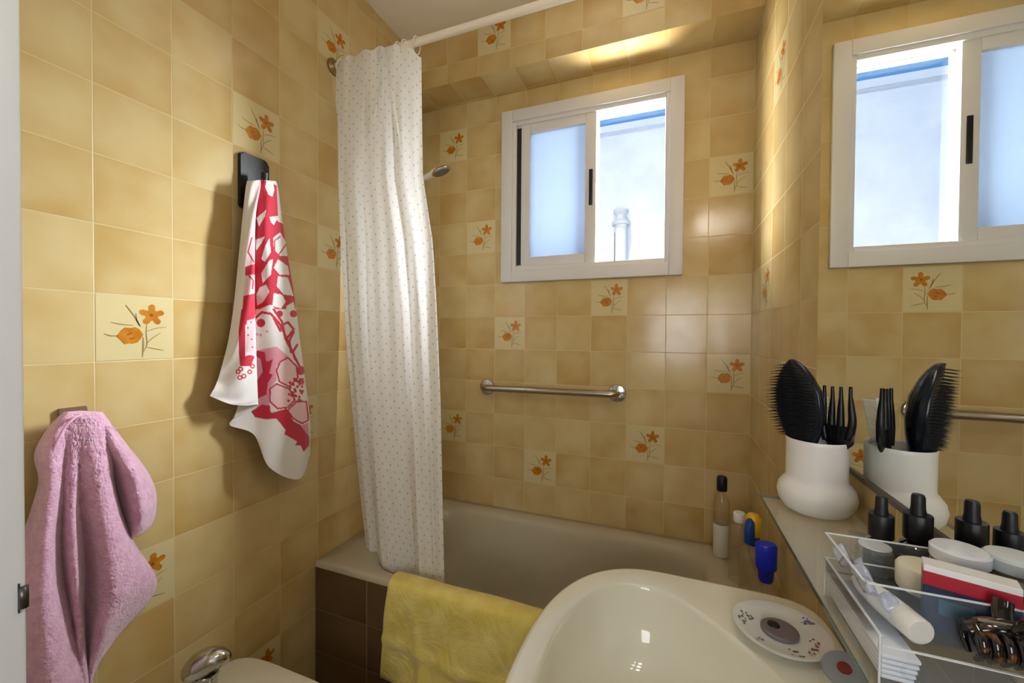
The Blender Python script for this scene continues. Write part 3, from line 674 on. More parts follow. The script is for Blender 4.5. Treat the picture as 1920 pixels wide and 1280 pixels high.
for cx, cy in ((345, 340), (350, 400), (330, 440), (290, 470), (262, 480), (250, 440), (268, 420), (340, 90), (320, 180), (345, 210), (350, 265), (318, 130)):
    q = np.hypot(gx-380-cx*sA, gy-580-cy*sA); put(leftp & (q < (4.6 if cy > 300 else 1.6)) & (q > (2.2 if cy > 300 else 0)), RED)
ca = me.color_attributes.new('print', 'FLOAT_COLOR', 'POINT')
ca.data.foreach_set('color', np.concatenate([colr.reshape(-1, 3), np.ones((R_*C_, 1))], 1).astype(np.float32).ravel())
tm = mat('printed_cotton', srgb(232, 228, 224), 0.85, sheen=0.2)
at = N(tm, 'ShaderNodeAttribute', attribute_name='print'); Lk(tm, at.outputs['Color'], P(tm).inputs['Base Color'])
add_bump(tm, 700, 0.25, 0.001, 2)
tt = link('tea_towel', me, tm); thick(tt, 0.0022); tag(tt, 'white tea towel with red floral print hanging from the black hook', 'towel')

# ------------------------------------------------------------------ pink bath towel
pinkm = mat('pink_terry', srgb(214, 160, 186), 0.95, sheen=0.6)
add_mottle(pinkm, srgb(232, 184, 208), srgb(216, 160, 190), 55, 4)
tc = N(pinkm, 'ShaderNodeTexCoord'); nz = N(pinkm, 'ShaderNodeTexNoise'); nz.inputs['Scale'].default_value = 190; nz.inputs['Detail'].default_value = 4
bp = N(pinkm, 'ShaderNodeBump'); bp.inputs['Strength'].default_value = 0.8; bp.inputs['Distance'].default_value = 0.006
Lk(pinkm, tc.outputs['Object'], nz.inputs['Vector']); Lk(pinkm, nz.outputs['Fac'], bp.inputs['Height']); Lk(pinkm, bp.outputs['Normal'], P(pinkm).inputs['Normal'])
PT = [
 (777, [(118, .040), (128, .052), (140, .050), (148, .060), (156, .056), (168, .064), (182, .056), (192, .040)]),
 (800, [(95, .030), (110, .066), (124, .056), (140, .074), (152, .060), (172, .080), (192, .066), (207, .036)]),
 (850, [(68, .026), (92, .076), (120, .054), (136, .086), (150, .060), (178, .098), (204, .074), (216, .034)]),
 (900, [(76, .026), (94, .082), (118, .056), (136, .092), (151, .058), (182, .106), (204, .084), (212, .036)]),
 (960, [(60, .026), (88, .088), (116, .056), (134, .094), (152, .056), (190, .110), (216, .088), (226, .040)]),
 (1020, [(40, .026), (82, .094), (114, .052), (137, .092), (159, .052), (200, .112), (236, .088), (250, .042)]),
 (1085, [(22, .026), (80, .098), (119, .052), (142, .090), (161, .046), (208, .112), (268, .082), (291, .046)]),
 (1130, [(10, .026), (80, .100), (128, .056), (145, .086), (158, .042), (206, .108), (250, .080), (274, .044)]),
 (1190, [(0, .026), (82, .102), (138, .064), (151, .084), (161, .038), (186, .096), (208, .074), (220, .042)]),
 (1262, [(-6, .026), (84, .104), (144, .084), (158, .078), (164, .040), (168, .060), (171, .056), (174, .040)]),
 (1330, [(-10, .026), (84, .104), (148, .090), (160, .080), (166, .050), (169, .052), (171, .050), (173, .040)])]
hw_ = (0.55, 0.5, 0.42, 0.34, 0.22, 0.1)
for k in range(6):                                              # softer pleats near the hook
    cs = PT[k][1]; PT[k] = (PT[k][0], [cs[0]]+[(cs[q][0], (1-hw_[k])*cs[q][1]+hw_[k]/2*(cs[q-1][1]+cs[q+1][1]) if 1 < q < 6 else cs[q][1]) for q in range(1, 7)]+[cs[7]])
ctrl = [[(px, py, d) for px, d in cs] for py, cs in PT]
ctrl = [[(px*1.0, 772+abs(k-3.5)*0.8, .034+0.004*math.sin(k)) for k, (px, d) in enumerate(PT[0][1])]]+ctrl
G = cr_grid(ctrl, 12, 14); R_, C_ = G.shape[:2]
nzz = rng.normal(0, 0.0007, (R_, C_)); nzz[:18] = 0
pts = np.array([[on(G[i, j, 0], G[i, j, 1], 0, max(0.018, 0.055+(G[i, j, 2]-0.055)*(0.80+0.26*min(1, i/60))+nzz[i, j])) for j in range(C_)] for i in range(R_)])
pk = link('bath_towel', grid_mesh('bath_towel', pts), pinkm); thick(pk, 0.006); tag(pk, 'fluffy pink bath towel hanging from the small metal hook', 'towel')
# the corner folded back over the right side
FT = [(800, [(190, .060), (198, .062), (205, .052), (209, .036)]), (838, [(200, .066), (218, .086), (232, .066), (238, .034)]), (876, [(206, .040), (238, .098), (258, .072), (268, .032)]), (915, [(212, .024), (252, .098), (280, .066), (288, .026)]), (955, [(224, .022), (260, .096), (284, .062), (290, .026)]), (985, [(236, .030), (258, .082), (274, .056), (280, .028)]), (1004, [(245, .056), (250, .062), (254, .050), (257, .034)])]
G2 = cr_grid([[(px, py, d) for px, d in cs] for py, cs in FT], 10, 12); nn_ = rng.normal(0, 0.001, G2.shape[:2])
pts = np.array([[on(G2[i, j, 0], G2[i, j, 1], 0, G2[i, j, 2]+nn_[i, j]) for j in range(G2.shape[1])] for i in range(G2.shape[0])])
ff = link('folded_corner', grid_mesh('folded_corner', pts), pinkm, pk); thick(ff, 0.006)
# stitched hem line over the left shoulder
hem = [on(px, py, 0, d) for px, py, d in ((86, 905, .072), (92, 870, .074), (104, 835, .078), (120, 803, .080), (140, 783, .074), (152, 779, .068))]
tube('hem', smooth_path(hem, 6), 0.0022, mat('pale_pink_hem', srgb(226, 180, 202), 0.9), pk, 8)

# ------------------------------------------------------------------ yellow towel over the tub edge
ym = mat('yellow_terry', srgb(206, 186, 88), 0.95, sheen=0.3)
add_mottle(ym, srgb(238, 222, 130), srgb(222, 200, 92), 14, 5)
tc = N(ym, 'ShaderNodeTexCoord'); nz = N(ym, 'ShaderNodeTexNoise'); nz.inputs['Scale'].default_value = 300; nz.inputs['Detail'].default_value = 3
bp = N(ym, 'ShaderNodeBump'); bp.inputs['Strength'].default_value = 0.7; bp.inputs['Distance'].default_value = 0.003
Lk(ym, tc.outputs['Object'], nz.inputs['Vector']); Lk(ym, nz.outputs['Fac'], bp.inputs['Height']); Lk(ym, bp.outputs['Normal'], P(ym).inputs['Normal'])
nw = N(ym, 'ShaderNodeTexNoise'); nw.inputs['Scale'].default_value = 9; nw.inputs['Detail'].default_value = 3; nw.inputs['Distortion'].default_value = 1.2
bw = N(ym, 'ShaderNodeBump'); bw.inputs['Strength'].default_value = 0.32; bw.inputs['Distance'].default_value = 0.05
Lk(ym, tc.outputs['Object'], nw.inputs['Vector']); Lk(ym, nw.outputs['Fac'], bw.inputs['Height']); Lk(ym, bw.outputs['Normal'], bp.inputs['Normal'])
nU, nV = 110, 90
prof = smooth_path([(0, -0.585, -0.98), (0, -0.592, -0.86), (0, -0.604, -0.765), (0, -0.618, -0.736), (0, -0.640, -0.7285), (0, -0.668, -0.731), (0, -0.683, -0.748), (0, -0.688, -0.80), (0, -0.690, -0.90), (0, -0.690, -1.040)], 10)
pts = np.zeros((len(prof), nU+1, 3))
for j in range(nU+1):
    u = j/nU
    for i, q in enumerate(prof):
        front = max(0.0, min(1.0, (-0.74-q[2])/0.30)) if q[1] < -0.66 else 0
        x = 0.330+u*0.585-0.020*front*(1-u)+0.003*math.sin(i*0.12)
        y = q[1]; z = q[2]
        cre = 2.3*(0.010*front*max(0, math.sin(9*u+5*front+0.6))+0.008*front*math.exp(-((u-0.66-0.18*front)/0.035)**2)+0.006*front*math.exp(-((u-0.14-0.15*front)/0.03)**2)+0.006*front*math.exp(-((front-0.55-0.15*u)/0.05)**2))
        if q[1] >= -0.66: z += 0.0016*math.sin(13*u)+0.0016
        z -= front*0.006*math.sin(5*u)
        y -= cre if q[1] < -0.66 else 0
        pts[i, j] = (x, y, z)
yt = link('hand_towel', grid_mesh('hand_towel', pts), ym); thick(yt, 0.005); tag(yt, 'yellow hand towel draped over the front edge of the tub', 'towel')

# ------------------------------------------------------------------ bidet and its tap
bd = empty('bidet', (0.30, -1.13, FLOOR), 'ivory bidet against the left wall, only its rim in view', 'bidet')
def sup(cx, cy, a, b, z, n=2.4, nw=None, side=-1, k=56):
    """superellipse ring; towards `side` in x it is squarer (nw)"""
    out = []
    for i in range(k):
        t = 2*math.pi*i/k; c, s = math.cos(t), math.sin(t); e = nw if (nw and c*side > 0) else n
        out.append((cx+a*math.copysign(abs(c)**(2/e), c), cy+b*math.copysign(abs(s)**(2/e), s), z))
    return out
BR = -0.858
rg = [sup(0.27, -1.12, 0.16, 0.10, FLOOR+0.001), sup(0.27, -1.12, 0.16, 0.10, FLOOR+0.12), sup(0.27, -1.12, 0.22, 0.15, BR-0.12, 2.3, 4), sup(0.28, -1.12, 0.265, 0.178, BR-0.04, 2.3, 5), sup(0.28, -1.12, 0.274, 0.186, BR-0.012, 2.3, 6), sup(0.28, -1.12, 0.270, 0.183, BR-0.002, 2.3, 6), sup(0.285, -1.12, 0.255, 0.170, BR, 2.3, 6),
      sup(0.32, -1.12, 0.20, 0.148, BR-0.002, 2.2), sup(0.32, -1.12, 0.192, 0.140, BR-0.012, 2.2), sup(0.32, -1.12, 0.17, 0.122, BR-0.07, 2.2), sup(0.32, -1.12, 0.12, 0.08, BR-0.12, 2.2), sup(0.32, -1.12, 0.04, 0.03, BR-0.135, 2.2)]
loft('bidet_bowl', rg, bidet_china, bd)
bt = empty('bidet_tap', (0.085, -1.12, BR), 'chrome mixer tap with a domed lever on the bidet', 'tap')
tx, ty = 0.104, -1.085
lathe('tap_body', [(0.0, 0.0), (0.030, 0.0), (0.030, 0.006), (0.025, 0.012), (0.024, 0.060), (0.029, 0.066), (0.029, 0.074), (0.0, 0.074)], (tx-0.012, ty, BR), chrome, bt, 24)
tube('spout', smooth_path([(tx+0.01, ty, BR+0.035), (tx+0.05, ty-0.004, BR+0.040), (tx+0.085, ty-0.006, BR+0.026)], 6), [0.014]*6+[0.012]*7, chrome, bt, 14)
bm = bmesh.new()
lv = [(-0.040, 0.066, 0.012), (-0.036, 0.082, 0.026), (-0.018, 0.096, 0.031), (0.006, 0.103, 0.030), (0.028, 0.103, 0.026), (0.046, 0.097, 0.019), (0.054, 0.090, 0.008)]
tube_bm(bm, smooth_path([(tx-0.008+a*0.62, ty+a*0.55, BR+b) for a, b, _ in lv], 4), list(np.interp(np.linspace(0, 6, 25), range(7), [c for _, _, c in lv])), 18, True)
shade_by_angle(link('lever', from_bm('lever', bm), chrome, bt), 60)

# ------------------------------------------------------------------ washbasin
SR = -0.460; sx_, sy_ = 1.190, -1.115
sk = empty('washbasin', (1.30, sy_, FLOOR), 'ivory washbasin with an oval bowl under the glass shelf', 'sink')
NB = 120
def ring_r(fr, cx, cy, z, k=1.0): return [(cx+k*fr(2*math.pi*i/NB)*math.cos(2*math.pi*i/NB), cy+k*fr(2*math.pi*i/NB)*math.sin(2*math.pi*i/NB), z) for i in range(NB)]
BCX, BCY = 1.165, -1.115
_bp = [(0.978, -1.115), (0.980, -1.05), (0.990, -0.995), (1.008, -0.940), (1.038, -0.885), (1.088, -0.853), (1.150, -0.848), (1.212, -0.882), (1.278, -0.948), (1.330, -1.018), (1.352, -1.115)]
_bp = _bp+[(x, 2*BCY-y) for x, y in _bp[-2:0:-1]]
_bp = _bp[-3:]+_bp+_bp[:3]
_bs = np.array([q[:2] for q in smooth_path([(x, y, 0) for x, y in _bp], 10)])
_ba = np.arctan2(_bs[:, 1]-BCY, _bs[:, 0]-BCX); _br = np.hypot(_bs[:, 1]-BCY, _bs[:, 0]-BCX); _o = np.argsort(_ba)
def bowl_r(t):
    t = (t+math.pi) % (2*math.pi)-math.pi; return float(np.interp(t, _ba[_o], _br[_o], period=2*math.pi))
def outer_r(t):
    c, s_ = math.cos(t), math.sin(t); A_, B_ = (W-0.0012-BCX if c > 0 else BCX-0.9345), 0.330; n_ = 9.0 if c > 0 else 2.35
    if c > 0: n_ = 2.35+6.65*min(1, c/0.25)
    return (abs(c/A_)**n_+abs(s_/B_)**n_)**(-1/n_)
O = lambda k, z, d=0.0: ring_r(lambda t: k*outer_r(t)-d, BCX, BCY, z)
Bw = lambda k, z, d=0.0: ring_r(lambda t: k*bowl_r(t)+d, BCX, BCY, z)
rg = [O(0.50, -0.665), O(0.78, -0.645), O(0.93, -0.58), O(0.975, -0.50), O(1, -0.480, 0.001), O(1, -0.471), O(1, -0.463, 0.002), O(1, SR+0.0008, 0.006), O(1, SR+0.0012, 0.011)]
rg += [Bw(1, SR-0.0045, 0.0055), Bw(1, SR-0.0052, 0.0025), Bw(1, SR-0.0075, 0.0000), Bw(1, SR-0.014, -0.002), Bw(0.972, SR-0.045), Bw(0.94, SR-0.080), Bw(0.875, SR-0.118), Bw(0.74, SR-0.146), Bw(0.48, SR-0.160), Bw(0.20, SR-0.167), Bw(0.10, SR-0.169)]
loft('basin', rg, sink_china, sk, ang=80)
lathe('basin_pedestal', [(0.085, 0.0), (0.10, 0.02), (0.075, 0.25), (0.085, 0.62), (0.0, 0.62)], (1.27, sy_, FLOOR), sink_china, sk, 32)
lathe('drain_ring', [(0.0, 0.0), (0.022, 0.0), (0.024, 0.002), (0.018, 0.003), (0.0, 0.001)], (BCX, BCY, SR-0.1695), chrome, sk, 24)
# tap: clear knob with a red spot
tp = empty('basin_tap', (1.405, -1.060, SR), 'clear and steel tap knob with a red dot on the washbasin', 'tap')
kx, ky = 1.402, -1.062; kax = Vector((-0.25, -0.30, 0.92)).normalized()
lathe('tap_base', [(0.0, 0.0), (0.024, 0.0), (0.024, 0.004), (0.017, 0.008), (0.015, 0.044), (0.0, 0.044)], (kx, ky, SR), chrome, tp, 24)
kb = Vector((kx, ky, SR+0.040))
lathe('knob', [(0.0, 0.0), (0.018, 0.0), (0.024, 0.006), (0.0255, 0.022), (0.0255, 0.034), (0.0, 0.034)], kb, clear('knob_acrylic', (0.9, 0.92, 0.9, 1), 0.05, 1.0, 0.35, (0.75, 0.78, 0.75, 1)), tp, 10, kax)
dc = lathe('knob_cap', [(0.0, 0.0), (0.026, 0.0), (0.0265, 0.002), (0.025, 0.004), (0.0, 0.005)], kb+kax*0.034, mat('grey_cap', srgb(136, 140, 148), 0.3, metal=0.4), tp, 28, kax)
rd = lathe('hot_mark', [(0.0, 0.0), (0.0085, 0.0), (0.008, 0.0015), (0.0, 0.002)], kb+kax*0.0388, mat('dark_red', srgb(120, 26, 28), 0.3), tp, 20, kax); rd['label'] = 'dark red hot water dot'

# soap dish
DX, DYY, DZ = 1.353, -0.918, SR+0.0005
ds = lathe('soap_dish', [(0.0, 0.0), (0.030, 0.0), (0.034, 0.004), (0.060, 0.008), (0.073, 0.013), (0.0745, 0.016), (0.072, 0.0165), (0.060, 0.0125), (0.035, 0.0085), (0.0, 0.008)], (DX, DYY, DZ), mat('white_porcelain', srgb(228, 230, 230), 0.15), None, 48, None, 50)
tag(ds, 'round white soap dish with painted flowers on the basin corner', 'soap dish')
rs = random.Random(4)
def dish_z(r): return DZ+float(np.interp(r, [0, 0.035, 0.060, 0.072], [0.008, 0.0085, 0.0125, 0.0165]))+0.0007
paints = [mat('violet_paint', srgb(120, 112, 170), 0.2), mat('wine_paint', srgb(150, 60, 80), 0.2), mat('grey_violet_paint', srgb(110, 90, 120), 0.2), mat('green_paint', srgb(80, 100, 90), 0.2)]
for (px, py, mi, n, sp_) in ((1514, 1167, 0, 22, 0.005), (1532, 1206, 1, 8, 0.004), (1528, 1218, 1, 8, 0.004), (1492, 1222, 1, 4, 0.003), (1519, 1226, 2, 4, 0.003), (1396, 1152, 3, 14, 0.005), (1392, 1163, 2, 8, 0.004), (1418, 1196, 2, 4, 0.005), (1500, 1236, 3, 5, 0.006)):
    p = on(px, py, 2, DZ+0.012); bm = bmesh.new()
    for k in range(n):
        x, y = p[0]+rs.gauss(0, sp_), p[1]+rs.gauss(0, sp_)
        if k and math.hypot(x-p[0], y-p[1]) < 0.001: continue
        vs_ = []; r = rs.uniform(0.0012, 0.0026)
        for q in range(7):
            a = 2*math.pi*q/7; xx, yy = x+r*math.cos(a), y+r*math.sin(a)
            vs_.append(bm.verts.new((xx, yy, dish_z(min(0.0715, math.hypot(xx-DX, yy-DYY)))+k*0.00002+Z0)))
        if max(math.hypot(v.co.x-DX, v.co.y-DYY) for v in vs_) < 0.0685: bm.faces.new(vs_)
        else:
            for v in vs_: bm.verts.remove(v)
    if not bm.faces: continue
    link('painted_sprig', from_bm('painted_sprig', bm), paints[mi], ds, False)
sdz = dish_z(0.0)
stp = lathe('metal_stopper', [(0.0, 0.0), (0.026, 0.0), (0.029, 0.001), (0.029, 0.005), (0.027, 0.0065), (0.0, 0.0065)], (DX-0.002, DYY-0.002, sdz), mat('grey_metal', srgb(128, 122, 130), 0.4, metal=0.4), None, 36)
tag(stp, 'flat round dark grey metal stopper lying in the soap dish', 'stopper')
lathe('stopper_knob', [(0.0, 0.0), (0.010, 0.0), (0.009, 0.002), (0.0, 0.003)], (DX-0.010, DYY+0.004, sdz+0.0065), black, stp, 16)

# ------------------------------------------------------------------ mirror, glass shelf
mr = boxes('wall_mirror', [((W-0.004, -1.56, -0.150), (W-0.0005, -0.748, 0.775))], mirror_m); tag(mr, 'large frameless wall mirror above the glass shelf', 'mirror')
rl_ = boxes('bottom_channel', [((W-0.007, -1.56, -0.158), (W-0.0005, -0.748, -0.150))], mat('dark_channel', srgb(80, 66, 48), 0.4), mr); rl_['label'] = 'dark channel along the lower edge'
SZ = -0.220; SX, SY0, SY1 = 1.322, -1.58, -0.898
shf = empty('glass_shelf', (W, -1.2, SZ), 'clear glass shelf on the wall below the mirror', 'shelf')
go = boxes('glass_plate', [((SX+0.0006, SY0, SZ-0.006), (W-0.004, SY1-0.0006, SZ))], glass, shf)
ge = boxes('green_edge', [((SX, SY0, SZ-0.0058), (SX+0.0006, SY1, SZ-0.0002)), ((SX+0.0006, SY1-0.0006, SZ-0.0058), (W-0.004, SY1, SZ-0.0002))], glass_edge, shf); ge['label'] = 'dark green polished edge of the glass'
for y in (-1.00, -1.50):
    boxes('shelf_bracket', [((W-0.030, y-0.008, SZ-0.014), (W-0.0005, y+0.008, SZ-0.0062)), ((W-0.006, y-0.008, SZ-0.03), (W-0.0005, y+0.008, SZ+0.004))], chrome, shf, 0.001)

# vanity lamp above the mirror (seen only as glints in the glaze)
vl = empty('vanity_lamp', (W, -1.28, 0.90), 'three globe lamp bar above the mirror, seen as glints', 'lamp')
boxes('lamp_bar', [((W-0.03, -1.52, 0.785), (W-0.0005, -1.04, 0.845))], chrome, vl, 0.003)
em = bpy.data.materials.new('lit_globe'); em.use_nodes = True
P(em).inputs['Emission Color'].default_value = (1.0, 0.93, 0.82, 1); P(em).inputs['Emission Strength'].default_value = 34; P(em).inputs['Base Color'].default_value = (1, 1, 1, 1)
for y in (-1.12, -1.28, -1.44):
    lathe('globe', [(0.0, -0.036)]+[(0.036*math.sin(math.pi*k/12), -0.036*math.cos(math.pi*k/12)) for k in range(1, 12)]+[(0.0, 0.036)], (W-0.075, y, 0.815), em, vl, 20)

# ------------------------------------------------------------------ pot with brush, fork comb and white comb
PX, PY_ = 1.393, -0.945
pot = lathe('brush_pot', [(0.0, 0.0), (0.036, 0.0), (0.044, 0.004), (0.052, 0.016), (0.0545, 0.028), (0.052, 0.040), (0.046, 0.049), (0.0425, 0.053), (0.0418, 0.060), (0.0420, 0.112), (0.0425, 0.117), (0.0415, 0.119), (0.0395, 0.117), (0.0388, 0.06), (0.0388, 0.012), (0.0, 0.010)], (PX, PY_, SZ), white_ceramic, None, 56, None, 45)
tag(pot, 'white bulbous ceramic pot holding brushes at the shelf end', 'pot')
def frame_from(axis, face):
    z = Vector(axis).normalized(); y = (Vector(face)-z*Vector(face).dot(z)).normalized(); x = y.cross(z)
    return Matrix((x, y, z)).transposed()
# detangling brush: leans to the left, bristles facing left
hb = empty('hair_brush', (PX-0.010, PY_-0.005, SZ+0.02), 'black hair brush with bristles turned left, in the white pot', 'brush')
Rb = frame_from((-0.10, -0.02, 1.0), (-0.86, -0.52, 0))
bo = Vector((PX-0.0155, PY_-0.010, SZ+0.014+Z0))
def brush_pt(h, w, d): return bo+Rb @ Vector((w, d, h))
bm = bmesh.new(); rings = []
HH = [0.0, 0.02, 0.045, 0.07, 0.10, 0.122, 0.148, 0.182, 0.208, 0.223, 0.2315, 0.236]
WW = [0.006, 0.010, 0.013, 0.017, 0.025, 0.0355, 0.0425, 0.0415, 0.031, 0.0205, 0.011, 0.002]
DB = [-0.005, -0.010, -0.013, -0.016, -0.020, -0.025, -0.029, -0.028, -0.020, -0.013, -0.007, -0.001]
for h, w, d in zip(HH, WW, DB):
    k = 28; ring = []
    for i in range(k):
        t = 2*math.pi*i/k; c, s = math.cos(t), math.sin(t)
        ring.append(bm.verts.new(brush_pt(h, w*c, (0.006*s if s > 0 else -d*s)+0.0)))
    rings.append(ring)
for A, B in zip(rings, rings[1:]):
    for i in range(len(A)): bm.faces.new((A[i], A[(i+1) % len(A)], B[(i+1) % len(A)], B[i]))
bm.faces.new(rings[0]); bm.faces.new(rings[-1])
shade_by_angle(link('brush_body', from_bm('brush_body', bm), mat('gloss_black_blue', srgb(14, 22, 32), 0.18), hb), 60)
bm = bmesh.new()
for h in np.arange(0.112, 0.228, 0.0050):
    wmax = float(np.interp(h, HH, WW))-0.004
    if wmax < 0.003: continue
    nW = max(2, int(wmax*2/0.0058))
    for q in range(nW+1):
        w = -wmax+2*wmax*q/nW+random.uniform(-0.0008, 0.0008)
        L = 0.017+random.uniform(-0.002, 0.003)
        a = brush_pt(h, w, 0.004); b = brush_pt(h+random.uniform(-0.001, 0.001), w*1.06, 0.005+L)
        t = (b-a).normalized(); x = t.orthogonal().normalized(); y = t.cross(x)
        base_ = [bm.verts.new(a+(x*math.cos(m_*2.094)+y*math.sin(m_*2.094))*0.0011) for m_ in range(3)]
        tip = bm.verts.new(b)
        for m_ in range(3): bm.faces.new((base_[m_], base_[(m_+1) % 3], tip))
br = link('bristles', from_bm('bristles', bm), black_soft, hb, False); tag(br, kind='stuff')
# fork comb with four long tines
fk = empty('fork_comb', (PX+0.022, PY_-0.012, SZ+0.02), 'black hair fork with four long tines standing in the pot', 'comb')
FW_ = np.array([0.6, -0.8]); FP_ = np.array([PX+0.011, PY_+0.002])
def onf(px, py, d=0.0):
    """the place on the fork's own upright plane"""
    r_ = _fw*F+_r*(px-960)-_u*(py-640); nn = np.array([FW_[1], -FW_[0]])
    return CAM+r_*(((FP_-CAM[:2]) @ nn+d)/(r_[:2] @ nn))
bm = bmesh.new()
tines = [(1546, 722, 1543), (1561, 724, 1559), (1577, 725, 1576), (1595, 725, 1598)]
for tip, py, midx in tines:
    p = [onf(midx*0.75+1570*0.25, 824), onf(midx, 794), onf((midx+tip)/2, 766), onf(tip, 745), onf(tip, py)]
    tube_bm(bm, smooth_path(p, 5), list(np.interp(np.linspace(0, 4, 21), range(5), [0.0062, 0.0054, 0.0044, 0.0028, 0.0022])), 10, True)
link('tines', from_bm('tines', bm), black, fk)
bm = bmesh.new()
hp_ = [onf(1571, 797), onf(1572, 826), onf(1569, 850), onf(1565, 930)]
wv = np.array([FW_[0], FW_[1], 0.0])
rings = []
for q, hw, ht in zip(smooth_path(hp_, 6), np.interp(np.linspace(0, 3, 19), range(4), [0.024, 0.023, 0.011, 0.007]), np.interp(np.linspace(0, 3, 19), range(4), [0.0050, 0.0060, 0.0055, 0.0045])):
    rings.append([tuple(q+wv*hw*math.cos(a)+np.array([FW_[1], -FW_[0], 0])*ht*math.sin(a)) for a in np.linspace(0, 2*math.pi, 21)[:-1]])
loft('fork_handle', rings, black, fk, cap0=True, cap1=True, ang=60)
# white comb behind, towards the mirror
cb = empty('white_comb', (PX+0.012, PY_+0.012, SZ+0.02), 'white fine toothed comb at the back of the pot', 'comb')
Rc = frame_from((0.06, 0.36, 1.0), (0.36, 0.93, 0)); co = Vector((PX+0.004, PY_-0.004, SZ+0.016+Z0))
bm = bmesh.new()
def slab(h0, h1, w0, w1, d=0.0016):
    v = [bm.verts.new(co+Rc @ Vector((w, s, h))) for s in (-d, d) for (w, h) in ((w0, h0), (w1, h0), (w1, h1), (w0, h1))]
    for f in ((3, 2, 1, 0), (4, 5, 6, 7), (0, 1, 5, 4), (1, 2, 6, 5), (2, 3, 7, 6), (3, 0, 4, 7)): bm.faces.new([v[k] for k in f])
slab(0.0, 0.178, -0.016, -0.004)
link('comb_spine', from_bm('comb_spine', bm), mat('white_plastic', srgb(236, 238, 240), 0.3), cb, False)
bm = bmesh.new()
for k in range(54): slab(0.014+k*0.003, 0.0158+k*0.003, -0.004, 0.017, 0.0010)
link('comb_teeth', from_bm('comb_teeth', bm), bpy.data.materials['white_plastic'], cb, False)

# ------------------------------------------------------------------ dropper bottles
amb = mat('black_glass', srgb(16, 18, 20), 0.06, coat=0.4)
def dropper(x, y, h, k, label, label_band=None):
    o = empty('dropper_bottle', (x, y, SZ), label, 'bottle', 'black dropper bottles on the shelf')
    s = h/0.113
    lathe('bottle_body', [(0.0, 0.0), (0.0155*k, 0.0), (0.017*k, 0.002), (0.017*k, 0.050*s), (0.015*k, 0.056*s), (0.009*k, 0.060*s), (0.009*k, 0.066*s), (0.0, 0.066*s)], (x, y, SZ), amb, o, 32)
    if label_band: b_ = lathe('paper_label', [(0.01702*k, 0.012*s), (0.0173*k, 0.0122*s), (0.0173*k, 0.046*s), (0.01702*k, 0.0462*s)], (x, y, SZ), label_band, o, 32)
    cp_ = lathe('screw_cap', [(0.0, 0.0625*s), (0.0120*k, 0.0625*s), (0.0125*k, 0.064*s), (0.0125*k, 0.0895*s), (0.0120*k, 0.0905*s), (0.0, 0.0905*s)], (x, y, SZ), black, o, 40, None, 28)
    lathe('rubber_bulb', [(0.0072*k, 0.0895*s), (0.0068*k, 0.094*s), (0.0062*k, 0.098*s), (0.0060*k, 0.109*s), (0.0050*k, 0.112*s), (0.0, 0.113*s)], (x, y, SZ), black_soft, o, 24)
    return o
lab = mat('grey_print_label', srgb(70, 78, 80), 0.4); add_mottle(lab, srgb(40, 50, 54), srgb(150, 156, 156), 320, 2)
dropper(1.393, -1.165, 0.105, 0.92, 'smaller black dropper bottle behind the clear capped jar')
dropper(1.424, -1.168, 0.113, 1.0, 'taller black dropper bottle with printed label nearest the mirror', lab)

# ------------------------------------------------------------------ acrylic organiser and its contents
orgz = SZ+0.0005
og = empty('acrylic_organizer', (1.385, -1.26, SZ), 'clear acrylic drawer organiser on the glass shelf', 'organizer')
ox0, ox1, oy0, oy1 = 1.327, 1.437, -1.335, -1.208
z1, z2 = SZ+0.043, SZ+0.070
w_ = 0.0022
boxes('drawer_case', [((ox0, oy0, orgz), (ox1, oy1, orgz+w_)), ((ox0, oy0, orgz), (ox0+w_, oy1, z1)), ((ox1-w_, oy0, orgz), (ox1, oy1, z1)), ((ox0, oy1-w_, orgz), (ox1, oy1, z1)), ((ox0, oy0, orgz), (ox1, oy0+w_, z1-0.008))], acrylic, og)
boxes('upper_tray', [((ox0+0.0005, oy0+0.028, z1-0.014), (ox0+w_, oy1-0.001, z2)), ((ox1-w_, oy0+0.028, z1-0.014), (ox1-0.0005, oy1-0.001, z2)), ((ox0+w_, oy1-w_-0.001, z1-0.014), (ox1-w_, oy1-0.001, z2)), ((ox0+w_, oy0+0.028, z1-0.014), (ox1-w_, oy0+0.028+w_, z2)), ((ox0+w_, oy0+0.028+w_, z1-0.014), (ox1-w_, oy1-w_-0.001, z1-0.0118))], acrylic, og)
e_ = 0.0009
boxes('polished_rims', [((ox0, oy0, z1), (ox0+w_, oy1, z1+e_)), ((ox0, oy1-w_, z1), (ox1, oy1, z1+e_)), ((ox0, oy0+0.028, z2), (ox0+w_, oy1, z2+e_)), ((ox0, oy1-w_, z2), (ox1, oy1, z2+e_)), ((ox0, oy0+0.028, z2), (ox1, oy0+0.028+w_, z2+e_)), ((ox0, oy0, z1-0.008), (ox1, oy0+w_, z1-0.008+e_)), ((ox0, oy0, orgz), (ox0+e_*1.5, oy0+e_*1.5, z1)), ((ox0, oy1-e_*1.5, orgz), (ox0+e_*1.5, oy1, z1))], acrylic_edge, og)
boxes('ribbed_base', [((ox0+0.004, oy0+0.004+k*0.0042, orgz+w_), (ox1-0.004, oy0+0.006+k*0.0042, orgz+w_+0.0014)) for k in range(26)], acrylic, og)
lathe('embossed_ring', [(0.0055, 0.0), (0.0085, 0.0), (0.0085, 0.0012), (0.0055, 0.0012)], (ox0+0.022, oy0-0.0003, orgz+0.019), acrylic, og, 24, (0, -1, 0))
tz = z1-0.0118
